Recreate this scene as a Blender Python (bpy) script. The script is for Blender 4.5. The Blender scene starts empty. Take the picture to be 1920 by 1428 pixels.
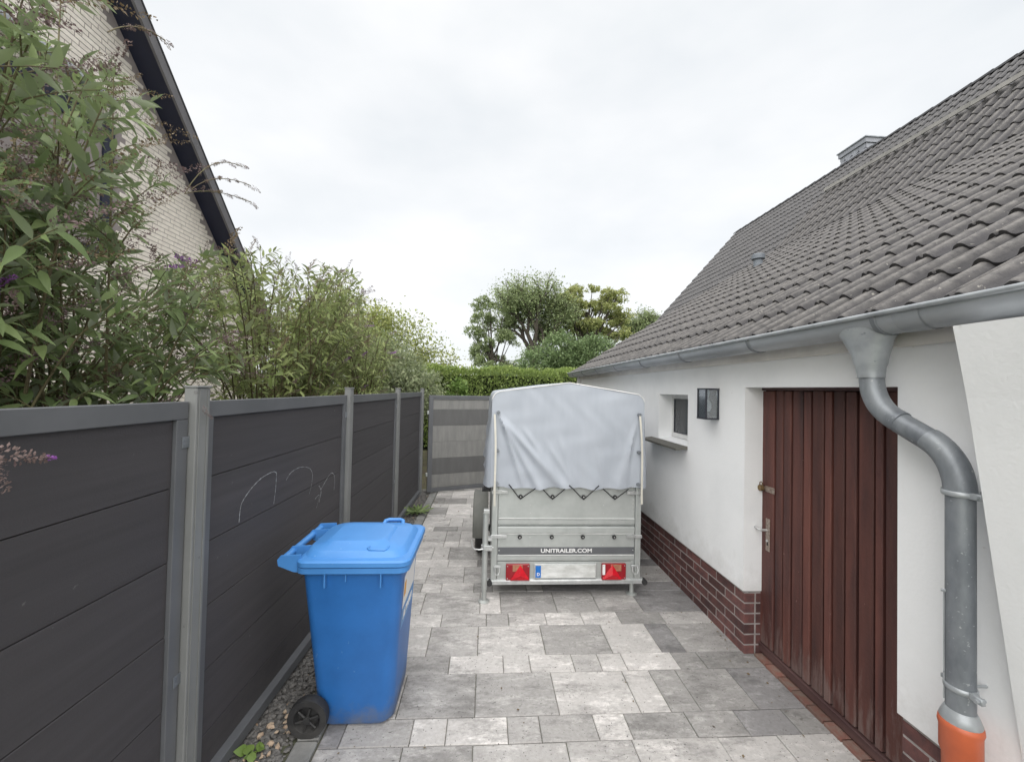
import bpy, bmesh, math, random
import numpy as np
from mathutils import Vector, Matrix
random.seed(7); rng = np.random.default_rng(7)
PI = math.pi; rad = math.radians
C = bpy.context.scene.collection
sc = bpy.context.scene

# ------------------------------------------------------------------ camera
def cam_axes(yaw, pitch, roll):
    f = Vector((math.sin(yaw)*math.cos(pitch), math.cos(yaw)*math.cos(pitch), math.sin(pitch)))
    r = Vector((math.cos(yaw), -math.sin(yaw), 0)); u = r.cross(f)
    c, s = math.cos(roll), math.sin(roll)
    return c*r+s*u, -s*r+c*u, f
camd = bpy.data.cameras.new('camera'); cam = bpy.data.objects.new('camera', camd); C.objects.link(cam)
r_, u_, f_ = cam_axes(.0619, .02076, .02185)
cam.matrix_world = Matrix(((r_.x, u_.x, -f_.x, 0), (r_.y, u_.y, -f_.y, 0), (r_.z, u_.z, -f_.z, 1.8), (0, 0, 0, 1)))
camd.sensor_fit = 'HORIZONTAL'; camd.sensor_width = 36; camd.lens = 764.0/1920*36
camd.clip_start = .05; camd.clip_end = 2000
sc.camera = cam

# ------------------------------------------------------------------ sky, sun, exposure
SUN_EL, SUN_AZ = rad(46), rad(-155)          # azimuth from +Y towards +X
w = bpy.data.worlds.new('World'); sc.world = w; w.use_nodes = True
nt = w.node_tree; nt.nodes.clear()
def N(nt, t, **k):
    n = nt.nodes.new(t)
    for a, b in k.items():
        if a in n.inputs: n.inputs[a].default_value = b
        else: setattr(n, a, b)
    return n
out = N(nt, 'ShaderNodeOutputWorld'); bg1 = N(nt, 'ShaderNodeBackground'); bg2 = N(nt, 'ShaderNodeBackground')
sky = N(nt, 'ShaderNodeTexSky', sky_type='NISHITA'); sky.sun_disc = False
sky.sun_elevation = SUN_EL; sky.sun_rotation = SUN_AZ
bg1.inputs['Strength'].default_value = .05; nt.links.new(sky.outputs[0], bg1.inputs[0])
tc = N(nt, 'ShaderNodeTexCoord'); mp = N(nt, 'ShaderNodeMapping'); mp.inputs['Scale'].default_value = (1.0, 1.0, 2.2)
nz = N(nt, 'ShaderNodeTexNoise', Scale=1.9, Detail=5.0, Roughness=.5)
cr = N(nt, 'ShaderNodeValToRGB'); cr.color_ramp.elements[0].position = .30; cr.color_ramp.elements[1].position = .66
cr.color_ramp.elements[0].color = (.79, .825, .85, 1); cr.color_ramp.elements[1].color = (1.0, 1.0, 1.0, 1)
nt.links.new(tc.outputs['Generated'], mp.inputs[0]); nt.links.new(mp.outputs[0], nz.inputs['Vector'])
nt.links.new(nz.outputs['Fac'], cr.inputs[0]); nt.links.new(cr.outputs[0], bg2.inputs[0]); bg2.inputs['Strength'].default_value = .272
mx = N(nt, 'ShaderNodeMixShader'); mx.inputs[0].default_value = .93
nt.links.new(bg1.outputs[0], mx.inputs[1]); nt.links.new(bg2.outputs[0], mx.inputs[2]); nt.links.new(mx.outputs[0], out.inputs[0])
sl = bpy.data.lights.new('sun', 'SUN'); sl.energy = 1.5; sl.angle = rad(120); sl.color = (1, .97, .93)
so = bpy.data.objects.new('sun', sl); C.objects.link(so); so.location = (0, 0, 20)
sd = Vector((math.sin(SUN_AZ)*math.cos(SUN_EL), math.cos(SUN_AZ)*math.cos(SUN_EL), math.sin(SUN_EL)))
so.rotation_euler = sd.to_track_quat('Z', 'Y').to_euler()
sc.view_settings.view_transform = 'Standard'; sc.view_settings.look = 'None'
sc.view_settings.exposure = 2.0; sc.view_settings.gamma = 1
sc.view_settings.use_curve_mapping = False

# ------------------------------------------------------------------ materials
def mat(name, col, col2=None, rough=.6, metal=0., scale=8., stretch=(1, 1, 1), bump=0., bscale=60., lo=.35, hi=.65,
        obj_tone=0., objcol=False, spec=.5, detail=6., coords='Object', speck=None):
    m = bpy.data.materials.new(name); m.use_nodes = True; t = m.node_tree; b = t.nodes['Principled BSDF']
    b.inputs['Roughness'].default_value = rough; b.inputs['Metallic'].default_value = metal
    b.inputs['Specular IOR Level'].default_value = spec
    tc = N(t, 'ShaderNodeTexCoord'); mp = N(t, 'ShaderNodeMapping'); mp.inputs['Scale'].default_value = stretch
    oi = N(t, 'ShaderNodeObjectInfo')
    vm = N(t, 'ShaderNodeVectorMath', operation='MULTIPLY_ADD')
    vm.inputs[1].default_value = (1, 1, 1)
    t.links.new(tc.outputs[coords], vm.inputs[0])
    rm = N(t, 'ShaderNodeMath', operation='MULTIPLY'); rm.inputs[1].default_value = 37.0
    t.links.new(oi.outputs['Random'], rm.inputs[0]); t.links.new(rm.outputs[0], vm.inputs[2])
    t.links.new(vm.outputs[0], mp.inputs[0])
    nz = N(t, 'ShaderNodeTexNoise', Scale=scale, Detail=detail, Roughness=.6); t.links.new(mp.outputs[0], nz.inputs['Vector'])
    mr = N(t, 'ShaderNodeMapRange'); mr.inputs['From Min'].default_value = lo; mr.inputs['From Max'].default_value = hi
    t.links.new(nz.outputs['Fac'], mr.inputs['Value'])
    mixc = N(t, 'ShaderNodeMix', data_type='RGBA')
    c2 = col2 or tuple(c*.85 for c in col)
    mixc.inputs[6].default_value = (*col, 1); mixc.inputs[7].default_value = (*c2, 1)
    t.links.new(mr.outputs[0], mixc.inputs[0]); last = mixc.outputs[2]
    if objcol:
        mm = N(t, 'ShaderNodeMix', data_type='RGBA', blend_type='MULTIPLY'); mm.inputs[0].default_value = 1
        t.links.new(last, mm.inputs[6]); t.links.new(oi.outputs['Color'], mm.inputs[7]); last = mm.outputs[2]
    if obj_tone:
        hs = N(t, 'ShaderNodeHueSaturation'); m2 = N(t, 'ShaderNodeMapRange')
        m2.inputs['To Min'].default_value = 1-obj_tone; m2.inputs['To Max'].default_value = 1+obj_tone
        t.links.new(oi.outputs['Random'], m2.inputs['Value']); t.links.new(m2.outputs[0], hs.inputs['Value'])
        t.links.new(last, hs.inputs['Color']); last = hs.outputs[0]
    if speck:
        sz, thr, scol = speck
        n3 = N(t, 'ShaderNodeTexNoise', Scale=sz, Detail=3.0); t.links.new(vm.outputs[0], n3.inputs['Vector'])
        m3 = N(t, 'ShaderNodeMapRange'); m3.inputs['From Min'].default_value = thr; m3.inputs['From Max'].default_value = thr+.05
        t.links.new(n3.outputs['Fac'], m3.inputs['Value'])
        m4 = N(t, 'ShaderNodeMix', data_type='RGBA'); t.links.new(m3.outputs[0], m4.inputs[0]); t.links.new(last, m4.inputs[6])
        m4.inputs[7].default_value = (*scol, 1); last = m4.outputs[2]
    t.links.new(last, b.inputs['Base Color'])
    if bump:
        n2 = N(t, 'ShaderNodeTexNoise', Scale=bscale, Detail=5.0); t.links.new(vm.outputs[0], n2.inputs['Vector'])
        bp = N(t, 'ShaderNodeBump'); bp.inputs['Strength'].default_value = bump; bp.inputs['Distance'].default_value = .01
        t.links.new(n2.outputs['Fac'], bp.inputs['Height']); t.links.new(bp.outputs[0], b.inputs['Normal'])
    return m
def leafmat(name, col, col2, under, trans=.35):
    m = bpy.data.materials.new(name); m.use_nodes = True; t = m.node_tree; b = t.nodes['Principled BSDF']
    b.inputs['Roughness'].default_value = .5; b.inputs['Specular IOR Level'].default_value = .35
    at = N(t, 'ShaderNodeAttribute', attribute_name='tone'); oi = N(t, 'ShaderNodeObjectInfo')
    ad = N(t, 'ShaderNodeMath', operation='ADD'); fr = N(t, 'ShaderNodeMath', operation='FRACT')
    t.links.new(at.outputs['Fac'], ad.inputs[0]); t.links.new(oi.outputs['Random'], ad.inputs[1]); t.links.new(ad.outputs[0], fr.inputs[0])
    mx = N(t, 'ShaderNodeMix', data_type='RGBA'); mx.inputs[6].default_value = (*col, 1); mx.inputs[7].default_value = (*col2, 1)
    t.links.new(fr.outputs[0], mx.inputs[0])
    ge = N(t, 'ShaderNodeNewGeometry'); m2 = N(t, 'ShaderNodeMix', data_type='RGBA')
    m2.inputs[7].default_value = (*under, 1); t.links.new(mx.outputs[2], m2.inputs[6]); t.links.new(ge.outputs['Backfacing'], m2.inputs[0])
    t.links.new(m2.outputs[2], b.inputs['Base Color'])
    tr = N(t, 'ShaderNodeBsdfTranslucent'); t.links.new(mx.outputs[2], tr.inputs[0])
    ms = N(t, 'ShaderNodeMixShader'); ms.inputs[0].default_value = trans
    t.links.new(b.outputs[0], ms.inputs[1]); t.links.new(tr.outputs[0], ms.inputs[2])
    t.links.new(ms.outputs[0], t.nodes['Material Output'].inputs[0])
    return m
def glassmat(name, col=(.8, .85, .88), tr=.75, rough=.02):
    m = bpy.data.materials.new(name); m.use_nodes = True; t = m.node_tree; t.nodes.clear()
    o = N(t, 'ShaderNodeOutputMaterial'); g = N(t, 'ShaderNodeBsdfGlossy', Roughness=rough); tt = N(t, 'ShaderNodeBsdfTransparent')
    tt.inputs[0].default_value = (*col, 1); ms = N(t, 'ShaderNodeMixShader')
    lw = N(t, 'ShaderNodeLayerWeight'); lw.inputs[0].default_value = .25
    mr = N(t, 'ShaderNodeMapRange'); mr.inputs['To Min'].default_value = tr; mr.inputs['To Max'].default_value = .1
    t.links.new(lw.outputs['Fresnel'], mr.inputs['Value']); t.links.new(mr.outputs[0], ms.inputs[0])
    t.links.new(g.outputs[0], ms.inputs[1]); t.links.new(tt.outputs[0], ms.inputs[2]); t.links.new(ms.outputs[0], o.inputs[0])
    return m
def paver_mat():
    m = mat('paver_concrete', (1, 1, 1), (.80, .79, .78), rough=.85, scale=48, bump=.35, bscale=170, lo=.30, hi=.72, objcol=True, detail=10, speck=(85, .655, (.12, .115, .11)))
    t = m.node_tree; b = t.nodes['Principled BSDF']; src = b.inputs['Base Color'].links[0].from_socket
    tc = [n for n in t.nodes if n.bl_idname == 'ShaderNodeTexCoord'][0]; vm = [n for n in t.nodes if n.bl_idname == 'ShaderNodeVectorMath'][0]
    mp = N(t, 'ShaderNodeMapping'); mp.inputs['Scale'].default_value = (1, 2.4, 1); t.links.new(vm.outputs[0], mp.inputs[0])
    n1 = N(t, 'ShaderNodeTexNoise', Scale=4.5, Detail=12.0, Roughness=.78); t.links.new(mp.outputs[0], n1.inputs['Vector'])
    mr = N(t, 'ShaderNodeMapRange'); mr.inputs['From Min'].default_value = .52; mr.inputs['From Max'].default_value = .62; mr.inputs['To Max'].default_value = 1.0
    t.links.new(n1.outputs['Fac'], mr.inputs['Value'])
    n2 = N(t, 'ShaderNodeTexNoise', Scale=2.2, Detail=12.0, Roughness=.8); t.links.new(mp.outputs[0], n2.inputs['Vector'])
    m2 = N(t, 'ShaderNodeMapRange'); m2.inputs['From Min'].default_value = .40; m2.inputs['From Max'].default_value = .50; m2.inputs['To Min'].default_value = .66; m2.inputs['To Max'].default_value = 1
    t.links.new(n2.outputs['Fac'], m2.inputs['Value'])
    hs = N(t, 'ShaderNodeHueSaturation'); t.links.new(src, hs.inputs['Color']); t.links.new(m2.outputs[0], hs.inputs['Value'])
    hv = N(t, 'ShaderNodeHueSaturation'); hv.inputs['Value'].default_value = 1.42; t.links.new(hs.outputs[0], hv.inputs['Color'])
    mx = N(t, 'ShaderNodeMix', data_type='RGBA'); t.links.new(mr.outputs[0], mx.inputs[0]); t.links.new(hs.outputs[0], mx.inputs[6]); t.links.new(hv.outputs[0], mx.inputs[7])
    t.links.new(mx.outputs[2], b.inputs['Base Color']); return m
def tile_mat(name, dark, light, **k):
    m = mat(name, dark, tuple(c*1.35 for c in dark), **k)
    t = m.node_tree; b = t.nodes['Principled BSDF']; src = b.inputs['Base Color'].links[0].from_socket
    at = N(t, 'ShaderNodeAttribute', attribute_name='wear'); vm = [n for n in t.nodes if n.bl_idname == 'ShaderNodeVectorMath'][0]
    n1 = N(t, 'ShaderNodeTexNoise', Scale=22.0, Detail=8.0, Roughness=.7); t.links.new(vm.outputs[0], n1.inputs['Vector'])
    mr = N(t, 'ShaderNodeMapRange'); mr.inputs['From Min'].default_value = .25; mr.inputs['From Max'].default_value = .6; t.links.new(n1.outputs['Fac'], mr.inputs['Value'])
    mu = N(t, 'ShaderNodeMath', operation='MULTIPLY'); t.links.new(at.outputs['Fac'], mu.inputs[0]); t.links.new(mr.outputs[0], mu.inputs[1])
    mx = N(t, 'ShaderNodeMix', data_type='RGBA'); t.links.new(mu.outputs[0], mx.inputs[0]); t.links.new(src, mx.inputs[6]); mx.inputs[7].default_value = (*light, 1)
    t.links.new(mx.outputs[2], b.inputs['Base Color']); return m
def door_mat():
    m = mat('door_wood', (.125, .044, .033), (.038, .016, .016), rough=.62, scale=9, stretch=(1, 1, .12), bump=.3, bscale=50, obj_tone=.28, lo=.33, hi=.7, speck=(34, .735, (.20, .12, .10)))
    t = m.node_tree; b = t.nodes['Principled BSDF']; src = b.inputs['Base Color'].links[0].from_socket
    tc = [n for n in t.nodes if n.bl_idname == 'ShaderNodeTexCoord'][0]; vm = [n for n in t.nodes if n.bl_idname == 'ShaderNodeVectorMath'][0]
    sx = N(t, 'ShaderNodeSeparateXYZ'); t.links.new(tc.outputs['Object'], sx.inputs[0])
    mr = N(t, 'ShaderNodeMapRange'); mr.inputs['From Min'].default_value = .55; mr.inputs['From Max'].default_value = 0; mr.inputs['To Min'].default_value = -.28; mr.inputs['To Max'].default_value = .12; mr.clamp = True
    t.links.new(sx.outputs[2], mr.inputs['Value'])
    mp = N(t, 'ShaderNodeMapping'); mp.inputs['Scale'].default_value = (1, 1, .15); t.links.new(vm.outputs[0], mp.inputs[0])
    n1 = N(t, 'ShaderNodeTexNoise', Scale=28.0, Detail=8.0, Roughness=.7); t.links.new(mp.outputs[0], n1.inputs['Vector'])
    ad = N(t, 'ShaderNodeMath', operation='ADD'); t.links.new(n1.outputs['Fac'], ad.inputs[0]); t.links.new(mr.outputs[0], ad.inputs[1])
    m2 = N(t, 'ShaderNodeMapRange'); m2.inputs['From Min'].default_value = .50; m2.inputs['From Max'].default_value = .66; m2.inputs['To Max'].default_value = .7; t.links.new(ad.outputs[0], m2.inputs['Value'])
    mx = N(t, 'ShaderNodeMix', data_type='RGBA'); t.links.new(m2.outputs[0], mx.inputs[0]); t.links.new(src, mx.inputs[6]); mx.inputs[7].default_value = (.17, .125, .115, 1)
    t.links.new(mx.outputs[2], b.inputs['Base Color']); return m
M = dict(
 paver=paver_mat(),
 joint=mat('joint_sand', (.11, .10, .085), (.07, .085, .04), rough=.95, scale=4, detail=9), edging=mat('edging_concrete', (.26, .26, .25), (.17, .17, .165), rough=.9, bump=.3, bscale=120),
 soil=mat('garden_soil', (.07, .055, .04), (.10, .10, .05), rough=1, scale=3),
 grass=mat('lawn', (.06, .10, .03), (.10, .13, .05), rough=1, scale=2),
 stone=mat('gravel_stone', (.17, .165, .16), (.09, .09, .09), rough=.8, scale=20),
 gravel=mat('gravel_dark', (.20, .19, .18), (.07, .07, .068), rough=.85, scale=55, lo=.3, hi=.7, speck=(24, .66, (.36, .25, .17))),
 pebble=mat('pebble_pale', (.52, .42, .31), (.40, .29, .21), rough=.8, scale=30),
 plaster=mat('white_render', (.84, .85, .86), (.76, .775, .785), rough=.9, scale=2.2, bump=.16, bscale=70, lo=.45, hi=.8, detail=10, speck=(16, .735, (.66, .66, .65))),
 brick=mat('plinth_brick', (.15, .062, .055), (.075, .038, .038), rough=.75, scale=14, bump=.4, bscale=140, obj_tone=.35),
 redbrick=mat('threshold_brick', (.21, .085, .065), (.20, .145, .12), rough=.85, scale=18, bump=.3, bscale=140, obj_tone=.3),
 mortar=mat('mortar', (.36, .33, .32), (.27, .25, .24), rough=.95, scale=30, bump=.3, bscale=200),
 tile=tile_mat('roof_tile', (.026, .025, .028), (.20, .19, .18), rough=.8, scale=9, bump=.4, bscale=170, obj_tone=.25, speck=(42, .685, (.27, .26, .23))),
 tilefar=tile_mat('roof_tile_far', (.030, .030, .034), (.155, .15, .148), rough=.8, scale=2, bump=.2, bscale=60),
 zinc=mat('zinc', (.27, .29, .31), (.15, .165, .185), rough=.45, metal=.3, scale=9, stretch=(1, 1, .35), bump=.08, bscale=40, lo=.36, hi=.64, speck=(70, .66, (.34, .36, .37))),
 zincl=mat('zinc_light', (.42, .445, .46), (.29, .31, .33), rough=.38, metal=.3, scale=8, bump=.06, bscale=25, speck=(30, .68, (.22, .24, .26))),
 galv=mat('galvanised_steel', (.50, .525, .515), (.42, .445, .435), rough=.42, metal=.45, scale=9, bump=.03, bscale=60, lo=.3, hi=.7),
 galvb=mat('bright_steel', (.62, .63, .63), (.48, .5, .5), rough=.35, metal=.6, scale=20),
 door=door_mat(),
 doordark=mat('door_wood_dark', (.05, .022, .022), (.11, .06, .055), rough=.7, scale=9, stretch=(1, .12, 1), bump=.3, bscale=60),
 chrome=mat('worn_metal', (.42, .36, .31), (.25, .2, .17), rough=.45, metal=.7, scale=60),
 brass=mat('tarnished_brass', (.30, .21, .10), (.14, .10, .06), rough=.5, metal=.7, scale=80),
 board=mat('composite_board', (.060, .056, .061), (.044, .041, .045), rough=.72, scale=3.5, stretch=(1, .3, 7), bump=.15, bscale=200, obj_tone=.09, lo=.3, hi=.75, detail=10, speck=(30, .735, (.11, .11, .11))),
 frame=mat('fence_frame', (.125, .13, .14), (.10, .105, .113), rough=.5, scale=3),
 post=mat('fence_post', (.215, .22, .218), (.18, .185, .183), rough=.5, scale=3, speck=(25, .72, (.14, .14, .14))),
 gatel=mat('gate_board_dusty', (.235, .235, .225), (.19, .19, .185), rough=.9, scale=6, stretch=(2.5, 1, .5), bump=.1),
 gated=mat('gate_board_grey', (.125, .125, .125), (.105, .105, .105), rough=.85, scale=5, stretch=(2, 1, .5)),
 black=mat('black_rubber', (.018, .018, .02), (.03, .03, .03), rough=.65, scale=20),
 dark=mat('dark_metal', (.03, .033, .045), rough=.4, scale=9),
 void=mat('dark_inside', (.01, .01, .01), rough=1),
 blue=mat('bin_blue', (.024, .145, .44), (.019, .12, .37), rough=.42, scale=5, bump=.03, bscale=200, detail=10, speck=(38, .72, (.10, .22, .45))),
 bluel=mat('bin_lid_blue', (.07, .245, .58), (.055, .21, .52), rough=.4, scale=3, bump=.02, bscale=300, speck=(55, .70, (.16, .34, .62))),
 white=mat('white_plastic', (.8, .8, .8), (.74, .74, .74), rough=.4, scale=8), plate=mat('plate_white', (.74, .75, .74), (.48, .49, .47), rough=.4, scale=7, stretch=(1, 1, 2.5)),
 orangep=mat('orange_print', (.75, .35, .03), rough=.5), lblue=mat('label_blue', (.09, .28, .60), rough=.45), eublue=mat('plate_blue', (.01, .16, .55), rough=.4),
 red=mat('reflector_red', (.62, .012, .025), (.48, .01, .02), rough=.22, scale=30), redd=mat('lamp_red', (.30, .012, .02), rough=.2), amber=mat('lamp_amber', (.42, .20, .12), (.3, .12, .07), rough=.25, scale=30),
 cover=mat('tarpaulin', (.385, .415, .462), (.335, .365, .41), rough=.55, scale=5, stretch=(1, 1, .25), bump=.10, bscale=9, lo=.42, hi=.72, spec=.3, detail=10),
 strap=mat('cream_strap', (.62, .60, .53), rough=.8), rope=mat('black_cord', (.02, .02, .022), rough=.8), stripe=mat('grey_sticker', (.115, .12, .13), rough=.5),
 cream=mat('fascia_paint', (.80, .77, .73), (.66, .63, .60), rough=.8, scale=4), framew=mat('white_paint', (.72, .72, .71), rough=.6),
 gutterzinc=mat('gutter_zinc', (.42, .44, .46), (.28, .30, .32), rough=.42, metal=.25, scale=5, stretch=(1, .3, 1), bump=.06, bscale=40, lo=.36, hi=.64), bracket=mat('bracket_zinc', (.20, .215, .23), rough=.5, metal=.3), vent=mat('vent_plastic', (.16, .18, .205), rough=.6), chalk=mat('chalk', (.42, .43, .44), (.2, .2, .21), rough=.95, scale=60), strip=mat('weathered_flashing', (.30, .29, .275), (.21, .205, .195), rough=.7, scale=4), sill=mat('stone_sill', (.12, .115, .10), (.09, .087, .078), rough=.7, scale=30, bump=.1), pane=mat('dark_glass', (.055, .06, .065), (.035, .038, .042), rough=.12, scale=8, stretch=(1, 1, .4), spec=.5),
 glass=glassmat('lamp_glass'), opane=mat('painted_reflection', (.70, .73, .76), (.85, .87, .88), rough=.25, scale=2), orange=mat('orange_pvc', (.52, .12, .05), (.42, .10, .045), rough=.45, scale=10, bump=.05),
 cbrick=mat('cream_brick', (.84, .78, .71), (.72, .66, .60), rough=.85, scale=10, bump=.3, bscale=120, obj_tone=.07), cmortar=mat('grey_mortar', (.30, .265, .26), rough=.95),
 navy=mat('navy_paint', (.010, .013, .035), rough=.6), verge=mat('verge_board', (.15, .145, .155), (.12, .115, .125), rough=.75, scale=5, speck=(14, .72, (.4, .4, .4))),
 slate=mat('chimney_slate', (.25, .26, .29), (.19, .20, .225), rough=.6, scale=6, obj_tone=.12), slatej=mat('slate_gap', (.07, .07, .09), rough=.8),
 bark=mat('bark', (.075, .062, .05), (.045, .038, .032), rough=.95, scale=5, bump=.5, bscale=25), stem=mat('green_stem', (.14, .13, .06), (.10, .075, .045), rough=.8),
 bud=leafmat('buddleia_leaf', (.15, .215, .085), (.25, .32, .13), (.34, .38, .28)),
 bud2=leafmat('buddleia_leaf_light', (.21, .27, .09), (.33, .38, .15), (.30, .34, .2)),
 olive=leafmat('greygreen_leaf', (.21, .26, .13), (.33, .36, .21), (.28, .32, .22)),
 lime=leafmat('yellowgreen_leaf', (.28, .34, .09), (.42, .43, .17), (.30, .34, .16)),
 hedge=leafmat('hedge_leaf', (.22, .32, .08), (.36, .44, .14), (.27, .34, .14)),
 oak=leafmat('oak_leaf', (.19, .25, .11), (.30, .35, .17), (.25, .30, .17)),
 maple=leafmat('autumn_leaf', (.27, .33, .11), (.42, .42, .17), (.32, .34, .17)),
 holly=leafmat('dense_bush_leaf', (.13, .20, .08), (.22, .29, .13), (.18, .24, .13)),
 weed=leafmat('weed_leaf', (.13, .22, .05), (.19, .28, .07), (.16, .24, .08)),
 flo=leafmat('faded_flower', (.13, .085, .09), (.22, .155, .15), (.18, .13, .12), .2), flp=leafmat('purple_flower', (.25, .08, .33), (.34, .14, .42), (.3, .1, .4), .2),
 brownleaf=leafmat('seed_head', (.13, .09, .055), (.21, .16, .09), (.18, .13, .08), .2),
)

def grime(key, z0, z1, col, amt=.6, sc_=12., coords='Object'):
    t = M[key].node_tree; b = t.nodes['Principled BSDF']; src = b.inputs['Base Color'].links[0].from_socket
    tc = N(t, 'ShaderNodeTexCoord'); sx = N(t, 'ShaderNodeSeparateXYZ'); t.links.new(tc.outputs[coords], sx.inputs[0])
    mr = N(t, 'ShaderNodeMapRange'); mr.inputs['From Min'].default_value = z1; mr.inputs['From Max'].default_value = z0; mr.inputs['To Min'].default_value = -.30; mr.inputs['To Max'].default_value = .18
    t.links.new(sx.outputs[2], mr.inputs['Value'])
    n1 = N(t, 'ShaderNodeTexNoise', Scale=sc_, Detail=9.0, Roughness=.75); t.links.new(tc.outputs[coords], n1.inputs['Vector'])
    ad = N(t, 'ShaderNodeMath', operation='ADD'); t.links.new(n1.outputs['Fac'], ad.inputs[0]); t.links.new(mr.outputs[0], ad.inputs[1])
    m2 = N(t, 'ShaderNodeMapRange'); m2.inputs['From Min'].default_value = .42; m2.inputs['From Max'].default_value = .75; m2.inputs['To Max'].default_value = amt; t.links.new(ad.outputs[0], m2.inputs['Value'])
    mx = N(t, 'ShaderNodeMix', data_type='RGBA'); t.links.new(m2.outputs[0], mx.inputs[0]); t.links.new(src, mx.inputs[6]); mx.inputs[7].default_value = (*col, 1)
    t.links.new(mx.outputs[2], b.inputs['Base Color'])
grime('blue', 0, .22, (.16, .17, .19), .75, 9); grime('black', 0, .2, (.10, .095, .09), .4, 14)
grime('plaster', .42, .75, (.50, .49, .47), .45, 5)
grime('board', 0, .5, (.085, .08, .078), .5, 7); grime('gatel', 0, .4, (.17, .165, .155), .6, 5); grime('galv', .1, .5, (.33, .33, .31), .35, 12)
grime('orange', .1, .65, (.32, .16, .10), .5, 16)

# ------------------------------------------------------------------ object helpers
WL = {}
def _name(n): return n
def link(o, parent=None):
    C.objects.link(o)
    if parent is not None: o.parent = parent
    return o
def wloc(o):
    return WL.get(o.name, Vector((0, 0, 0))) if o is not None else Vector((0, 0, 0))
def tag(o, label=None, cat=None, group=None, kind=None):
    if label: o['label'] = label
    if cat: o['category'] = cat
    if group: o['group'] = group
    if kind: o['kind'] = kind
    return o
def thing(name, label, cat, loc=(0, 0, 0), rz=0, group=None):
    o = bpy.data.objects.new(name, None); C.objects.link(o); o.location = loc; o.rotation_euler = (0, 0, rz)
    o.empty_display_size = .2
    WL[o.name] = Vector(loc) if rz == 0 else Vector((0, 0, 0))
    return tag(o, label, cat, group)
class MB:
    def __init__(s): s.v = []; s.f = []
    def add(s, vs, fs):
        n = len(s.v); s.v += [tuple(v) for v in vs]; s.f += [tuple(i+n for i in f) for f in fs]; return s
    def box(s, x0, y0, z0, x1, y1, z1, b=0.):
        if b <= 0:
            return s.add([(x0,y0,z0),(x1,y0,z0),(x1,y1,z0),(x0,y1,z0),(x0,y0,z1),(x1,y0,z1),(x1,y1,z1),(x0,y1,z1)],
                 [(0,3,2,1),(4,5,6,7),(0,1,5,4),(1,2,6,5),(2,3,7,6),(3,0,4,7)])
        bm = bmesh.new(); bmesh.ops.create_cube(bm, size=1)
        for v in bm.verts: v.co = Vector(((x0+x1)/2+v.co.x*(x1-x0), (y0+y1)/2+v.co.y*(y1-y0), (z0+z1)/2+v.co.z*(z1-z0)))
        bmesh.ops.bevel(bm, geom=bm.edges[:], offset=b, segments=1, affect='EDGES', profile=.5)
        bm.verts.index_update()
        s.add([v.co for v in bm.verts], [[v.index for v in f.verts] for f in bm.faces]); bm.free(); return s
    def tube(s, pts, r, n=10, cap=True):
        pts = [Vector(p) for p in pts]; rs = r if isinstance(r, (list, tuple)) else [r]*len(pts)
        rings = []; prev = None
        for i, p in enumerate(pts):
            t = (pts[min(i+1, len(pts)-1)]-pts[max(i-1, 0)]).normalized()
            if prev is None:
                a = t.orthogonal().normalized()
            else:
                a = (prev-t*prev.dot(t)).normalized()
            prev = a; b = t.cross(a)
            rings.append([p+(a*math.cos(2*PI*k/n)+b*math.sin(2*PI*k/n))*rs[i] for k in range(n)])
        return s.loft(rings, cap)
    def loft(s, rings, cap=True, closed=True):
        n = len(rings[0]); vs = [v for r in rings for v in r]; fs = []
        for i in range(len(rings)-1):
            for k in range(n if closed else n-1):
                fs.append((i*n+k, i*n+(k+1) % n, (i+1)*n+(k+1) % n, (i+1)*n+k))
        if cap: fs.append(tuple(range(n-1, -1, -1))); fs.append(tuple((len(rings)-1)*n+k for k in range(n)))
        return s.add(vs, fs)
    def prism(s, poly, axis, a, b):      # poly: list of 2D; axis 'x','y','z' extruded a..b
        def P(u, v, t): return {'x': (t, u, v), 'y': (u, t, v), 'z': (u, v, t)}[axis]
        n = len(poly)
        return s.add([P(u, v, a) for u, v in poly]+[P(u, v, b) for u, v in poly],
                     [tuple(range(n-1, -1, -1)), tuple(range(n, 2*n))]+[(i, (i+1) % n, n+(i+1) % n, n+i) for i in range(n)])
    def cyl(s, c, axis, r, h, n=16, r2=None):
        c = Vector(c); d = {'x': Vector((1,0,0)), 'y': Vector((0,1,0)), 'z': Vector((0,0,1))}[axis]
        return s.tube([c, c+d*h], [r, r if r2 is None else r2], n)
    def mesh(s, name, off=Vector((0, 0, 0)), smooth=False, fixn=True):
        me = bpy.data.meshes.new(name)
        v = np.array(s.v, dtype=float) - np.array(off); me.from_pydata(v.tolist(), [], s.f)
        if fixn:
            bm = bmesh.new(); bm.from_mesh(me); bmesh.ops.recalc_face_normals(bm, faces=bm.faces[:]); bm.to_mesh(me); bm.free()
        if smooth:
            me.shade_smooth()
            try: me.set_sharp_from_angle(angle=rad(smooth if smooth > 1 else 35))
            except Exception: pass
        return me
    def build(s, name, m, parent=None, smooth=False, kind=None, label=None, local=None, fixn=True):
        off = wloc(parent); loc = Vector((0, 0, 0))
        if local is not None: off = off + Vector(local); loc = Vector(local)
        me = s.mesh(name, off, smooth, fixn); me.materials.append(M[m] if isinstance(m, str) else m)
        o = bpy.data.objects.new(name, me); link(o, parent); o.location = loc
        WL[o.name] = off
        if kind: o['kind'] = kind
        if label: o['label'] = label
        return o
def inst(name, me, parent, loc, rot=(0, 0, 0), col=None, scale=(1, 1, 1)):
    o = bpy.data.objects.new(name, me); link(o, parent); o.location = Vector(loc)-wloc(parent); o.rotation_euler = rot; o.scale = scale
    if col: o.color = (*col, 1)
    return o
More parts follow.
